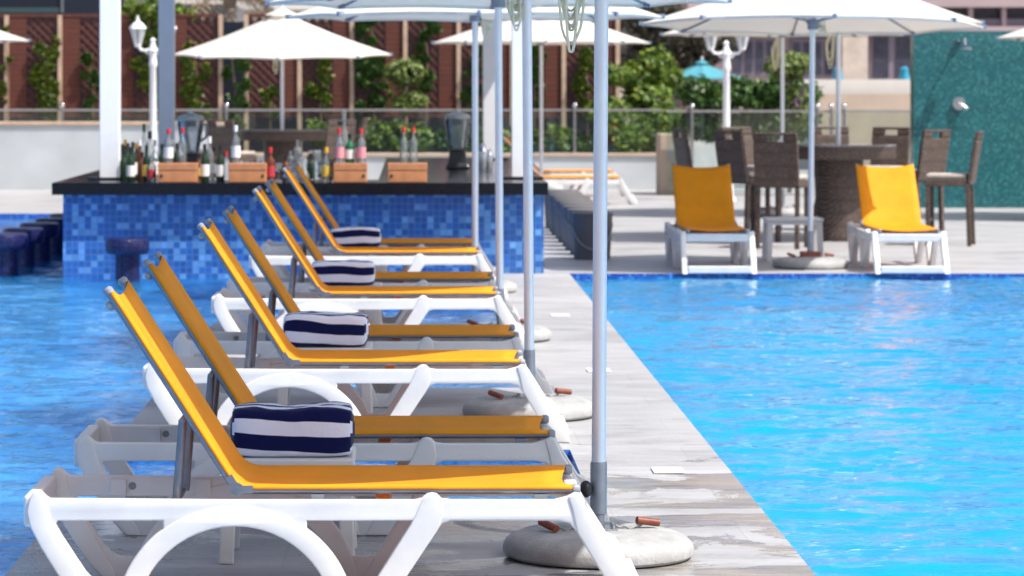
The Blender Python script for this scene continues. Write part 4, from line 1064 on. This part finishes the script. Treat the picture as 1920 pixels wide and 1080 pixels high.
plant('garden_bush', 'light green foliage spilling over the fence above the left lamp post', 'bush', (wx(275,Y),Y,0), [sph(245,22,24,Y), sph(285,28,34,Y), sph(325,28,26,Y), sph(355,30,16,Y), sph(300,62,24,Y-2.0,.2)], 4200, .09, 'leaf_bright', 81, [[(wx(285,Y),Y,.0),(wx(285,Y),Y,2.6)]], .05)
plant('garden_bush', 'green foliage above the fence under the white canopies', 'bush', (wx(700,Y),Y,0), [sph(640,38,26,Y), sph(690,40,34,Y), sph(735,52,28,Y), sph(800,52,26,Y)], 4200, .09, 'leaf_mid', 82, [[(wx(690,Y),Y,0),(wx(690,Y),Y,2.4)]], .05)
Y = 48.6
Y2 = 50
hb = []
for k in range(9): hb.append(sph(1300+k*26, 172+(k%3)*6, 36, Y2+(k%2)*.5)); hb.append(sph(1300+k*26, 232+(k%2)*6, 34, Y2+.1))
plant('hedge', 'long green hedge behind the glass railing right of centre', 'hedge', (wx(1400,Y2),Y2,0), hb, 15000, .10, 'leaf_mid', 90, [[(wx(1350,Y2),Y2,0),(wx(1350,Y2),Y2,1)],[(wx(1450,Y2),Y2,0),(wx(1450,Y2),Y2,1)]], .04)
Y = 47.6
plant('topiary_tree', 'round topiary ball between the poles above the wicker chairs', 'topiary', (wx(1478,Y),Y,0), [sph(1478,125,46,Y,.9,.7), sph(1492,182,24,Y), sph(1495,222,28,Y)], 3800, .08, 'leaf_topiary', 91, [[(wx(1480,Y),Y,0),(wx(1480,Y),Y,wz(180,Y)),(wx(1478,Y),Y,wz(120,Y))]], .035)
for k in range(5):
    pass
bm = leaves([(wx(1496,47.2),47.2,wz(188,47.2),.10,.1,.12),(wx(1505,47.2),47.2,wz(170,47.2),.06,.1,.08)], 22, .05, 5); tag(obj('purple_flowers', bm, 'flower'), 'small purple flowers on the shrub below the topiary ball', 'flowers')
Y = 80
tr = []
rnd = random.Random(4)
for k in range(9): tr.append(sph(1190+k*19+rnd.uniform(-8,8), 25+k*7+rnd.uniform(-10,20), 46, Y+rnd.uniform(-1,1)))
tr += [sph(1240,95,55,Y), sph(1290,120,50,Y), sph(1200,120,50,Y), sph(1225,20,60,Y), sph(1260,50,55,Y)]
plant('olive_tree', 'dull brown olive tree mass beyond the hedge, left of the pink building', 'tree', (wx(1240,Y),Y,0), tr, 17000, .16, 'leaf_olive', 93, [[(wx(1240,Y),Y,0),(wx(1245,Y),Y,2),(wx(1255,Y),Y,3.2)]], .16, tmat='trunk_grey')
# palm thatch crown at top left
Y = 58
t = thing('palm_tree', 'dry palm crown above the fence beside the white umbrella', 'palm', (wx(430,Y),Y,0))
bm = nb(); tube(bm, [(0,0,0),(.05,0,1.6),(0,0,3.3)], .13, 10); obj('trunk', bm, 'trunk_grey', t, smooth=True)
V = []; Fc = []; rnd = random.Random(8)
for k in range(26):
    a = rnd.uniform(0, 2*PI); Lf = rnd.uniform(.8, 1.3); up = rnd.uniform(-.2, .5)
    for q in range(14):
        u = q/13; c = Vector((math.cos(a)*Lf*u, math.sin(a)*Lf*u, 3.25+up*u-.9*u*u))
        for sd_ in (-1, 1):
            s_ = Vector((-math.sin(a), math.cos(a), -.6)).normalized()*sd_*.26*(1-.5*u); w_ = Vector((math.cos(a), math.sin(a), 0))*.02
            i0 = len(V); V += [tuple(c-w_), tuple(c+w_), tuple(c+s_+w_*2)]; Fc.append((i0, i0+1, i0+2))
obj('fronds', (V, Fc), 'thatch', t)

# ------------------------------------------------------------------ buildings behind
def building(label, x0, x1, y0, y1, h, mat): 
    t = thing('building', label, 'building', ((x0+x1)/2, y0, 0)); bm = nb(); box(bm, x0-(x0+x1)/2, x1-(x0+x1)/2, 0, y1-y0, 0, h); obj('wall', bm, mat, t); t['cx'] = (x0+x1)/2; return t
def bpart(t, name, x0, x1, z0, z1, mat, dp=.06, y=0):
    cx = t.location.x; bm = nb(); box(bm, x0-cx, x1-cx, y-dp, y-.003, z0, z1); return obj(name, bm, mat, t)
Yb = 62
b1 = building('dark glass fronted building behind the fence at the top left', wx(-120,Yb), wx(232,Yb), Yb, Yb+8, 8, 'facade_dark')
bpart(b1, 'ledge', wx(-100,Yb), wx(112,Yb), wz(24,Yb), wz(14,Yb), simple('ledge_teal', (.03,.06,.065), .5))
for i in range(3): bpart(b1, 'mullion', wx(-50+i*165,Yb), wx(-46+i*165,Yb), wz(24,Yb), 7.5, 'facade_grey', .05)
b2 = building('grey building with a pale roof edge behind the left lamp post', wx(232,70), wx(422,70), 70, 78, wz(2,70), 'facade_grey')
bpart(b2, 'roof_edge', wx(228,70), wx(432,70), wz(8,70), wz(-2,70), 'wall_cream', .4)
b3 = building('pale building half hidden behind the white canopies', wx(424,86), wx(1120,86), 86, 96, 9, 'stone_pale')
bpart(b3, 'ledge', wx(424,86), wx(1120,86), 3.6, 3.8, 'wall_cream', .3)
Yb = 90
b4 = building('large pinkish hotel building behind the right umbrella', wx(1290,Yb), wx(2300,Yb), Yb, Yb+15, 14, 'facade_pink')
def win(x0, x1, y0, y1, mat='window_glass'):
    w = bpart(b4, 'window', wx(x0,Yb), wx(x1,Yb), wz(y1,Yb), wz(y0,Yb), mat, .05)
    fr = bpart(b4, 'window_frame', wx(x0,Yb)-.05, wx(x1,Yb)+.05, wz(y1,Yb)-.05, wz(y0,Yb)+.05, 'facade_mauve', .02, 0)
    return w
def bay(x0, x1, y0, y1, n):
    w = bpart(b4, 'bay_window', wx(x0,Yb), wx(x1,Yb), wz(y1,Yb), wz(y0,Yb), 'facade_mauve', .25)
    for k in range(n):
        a = x0+(x1-x0)*(k+.15)/n; c = x0+(x1-x0)*(k+.85)/n; cx = b4.location.x
        bm = nb(); box(bm, wx(a,Yb)-cx, wx(c,Yb)-cx, -.28, -.252, wz(y1-6,Yb), wz(y0+6,Yb)); obj('pane', bm, 'window_glass', w)
bay(1372,1452,72,142,4); bay(1482,1560,74,146,4)
bpart(b4, 'pillar', wx(1574,Yb), wx(1622,Yb), wz(152,Yb), wz(62,Yb), 'stone_pale', .6)
bay(1628,1712,64,152,2)
bpart(b4, 'ledge', wx(1290,Yb), wx(2300,Yb), wz(62,Yb), wz(50,Yb), 'facade_pink', .5)
for k in range(8): bpart(b4, 'pilaster', wx(1750+k*62,Yb), wx(1758+k*62,Yb), wz(50,Yb), wz(14,Yb), 'facade_pink', .4)
bpart(b4, 'balcony', wx(1700,Yb), wx(2300,Yb), wz(50,Yb), wz(36,Yb), 'facade_mauve', .3)
bpart(b4, 'gallery', wx(1700,Yb), wx(2300,Yb), wz(36,Yb), wz(16,Yb), 'window_glass', .03)
bpart(b4, 'ledge', wx(1600,Yb), wx(2300,Yb), wz(14,Yb), wz(-4,Yb), 'facade_pink', .6)
for ob in bpy.data.objects:
    if 'cx' in ob.keys(): del ob['cx']
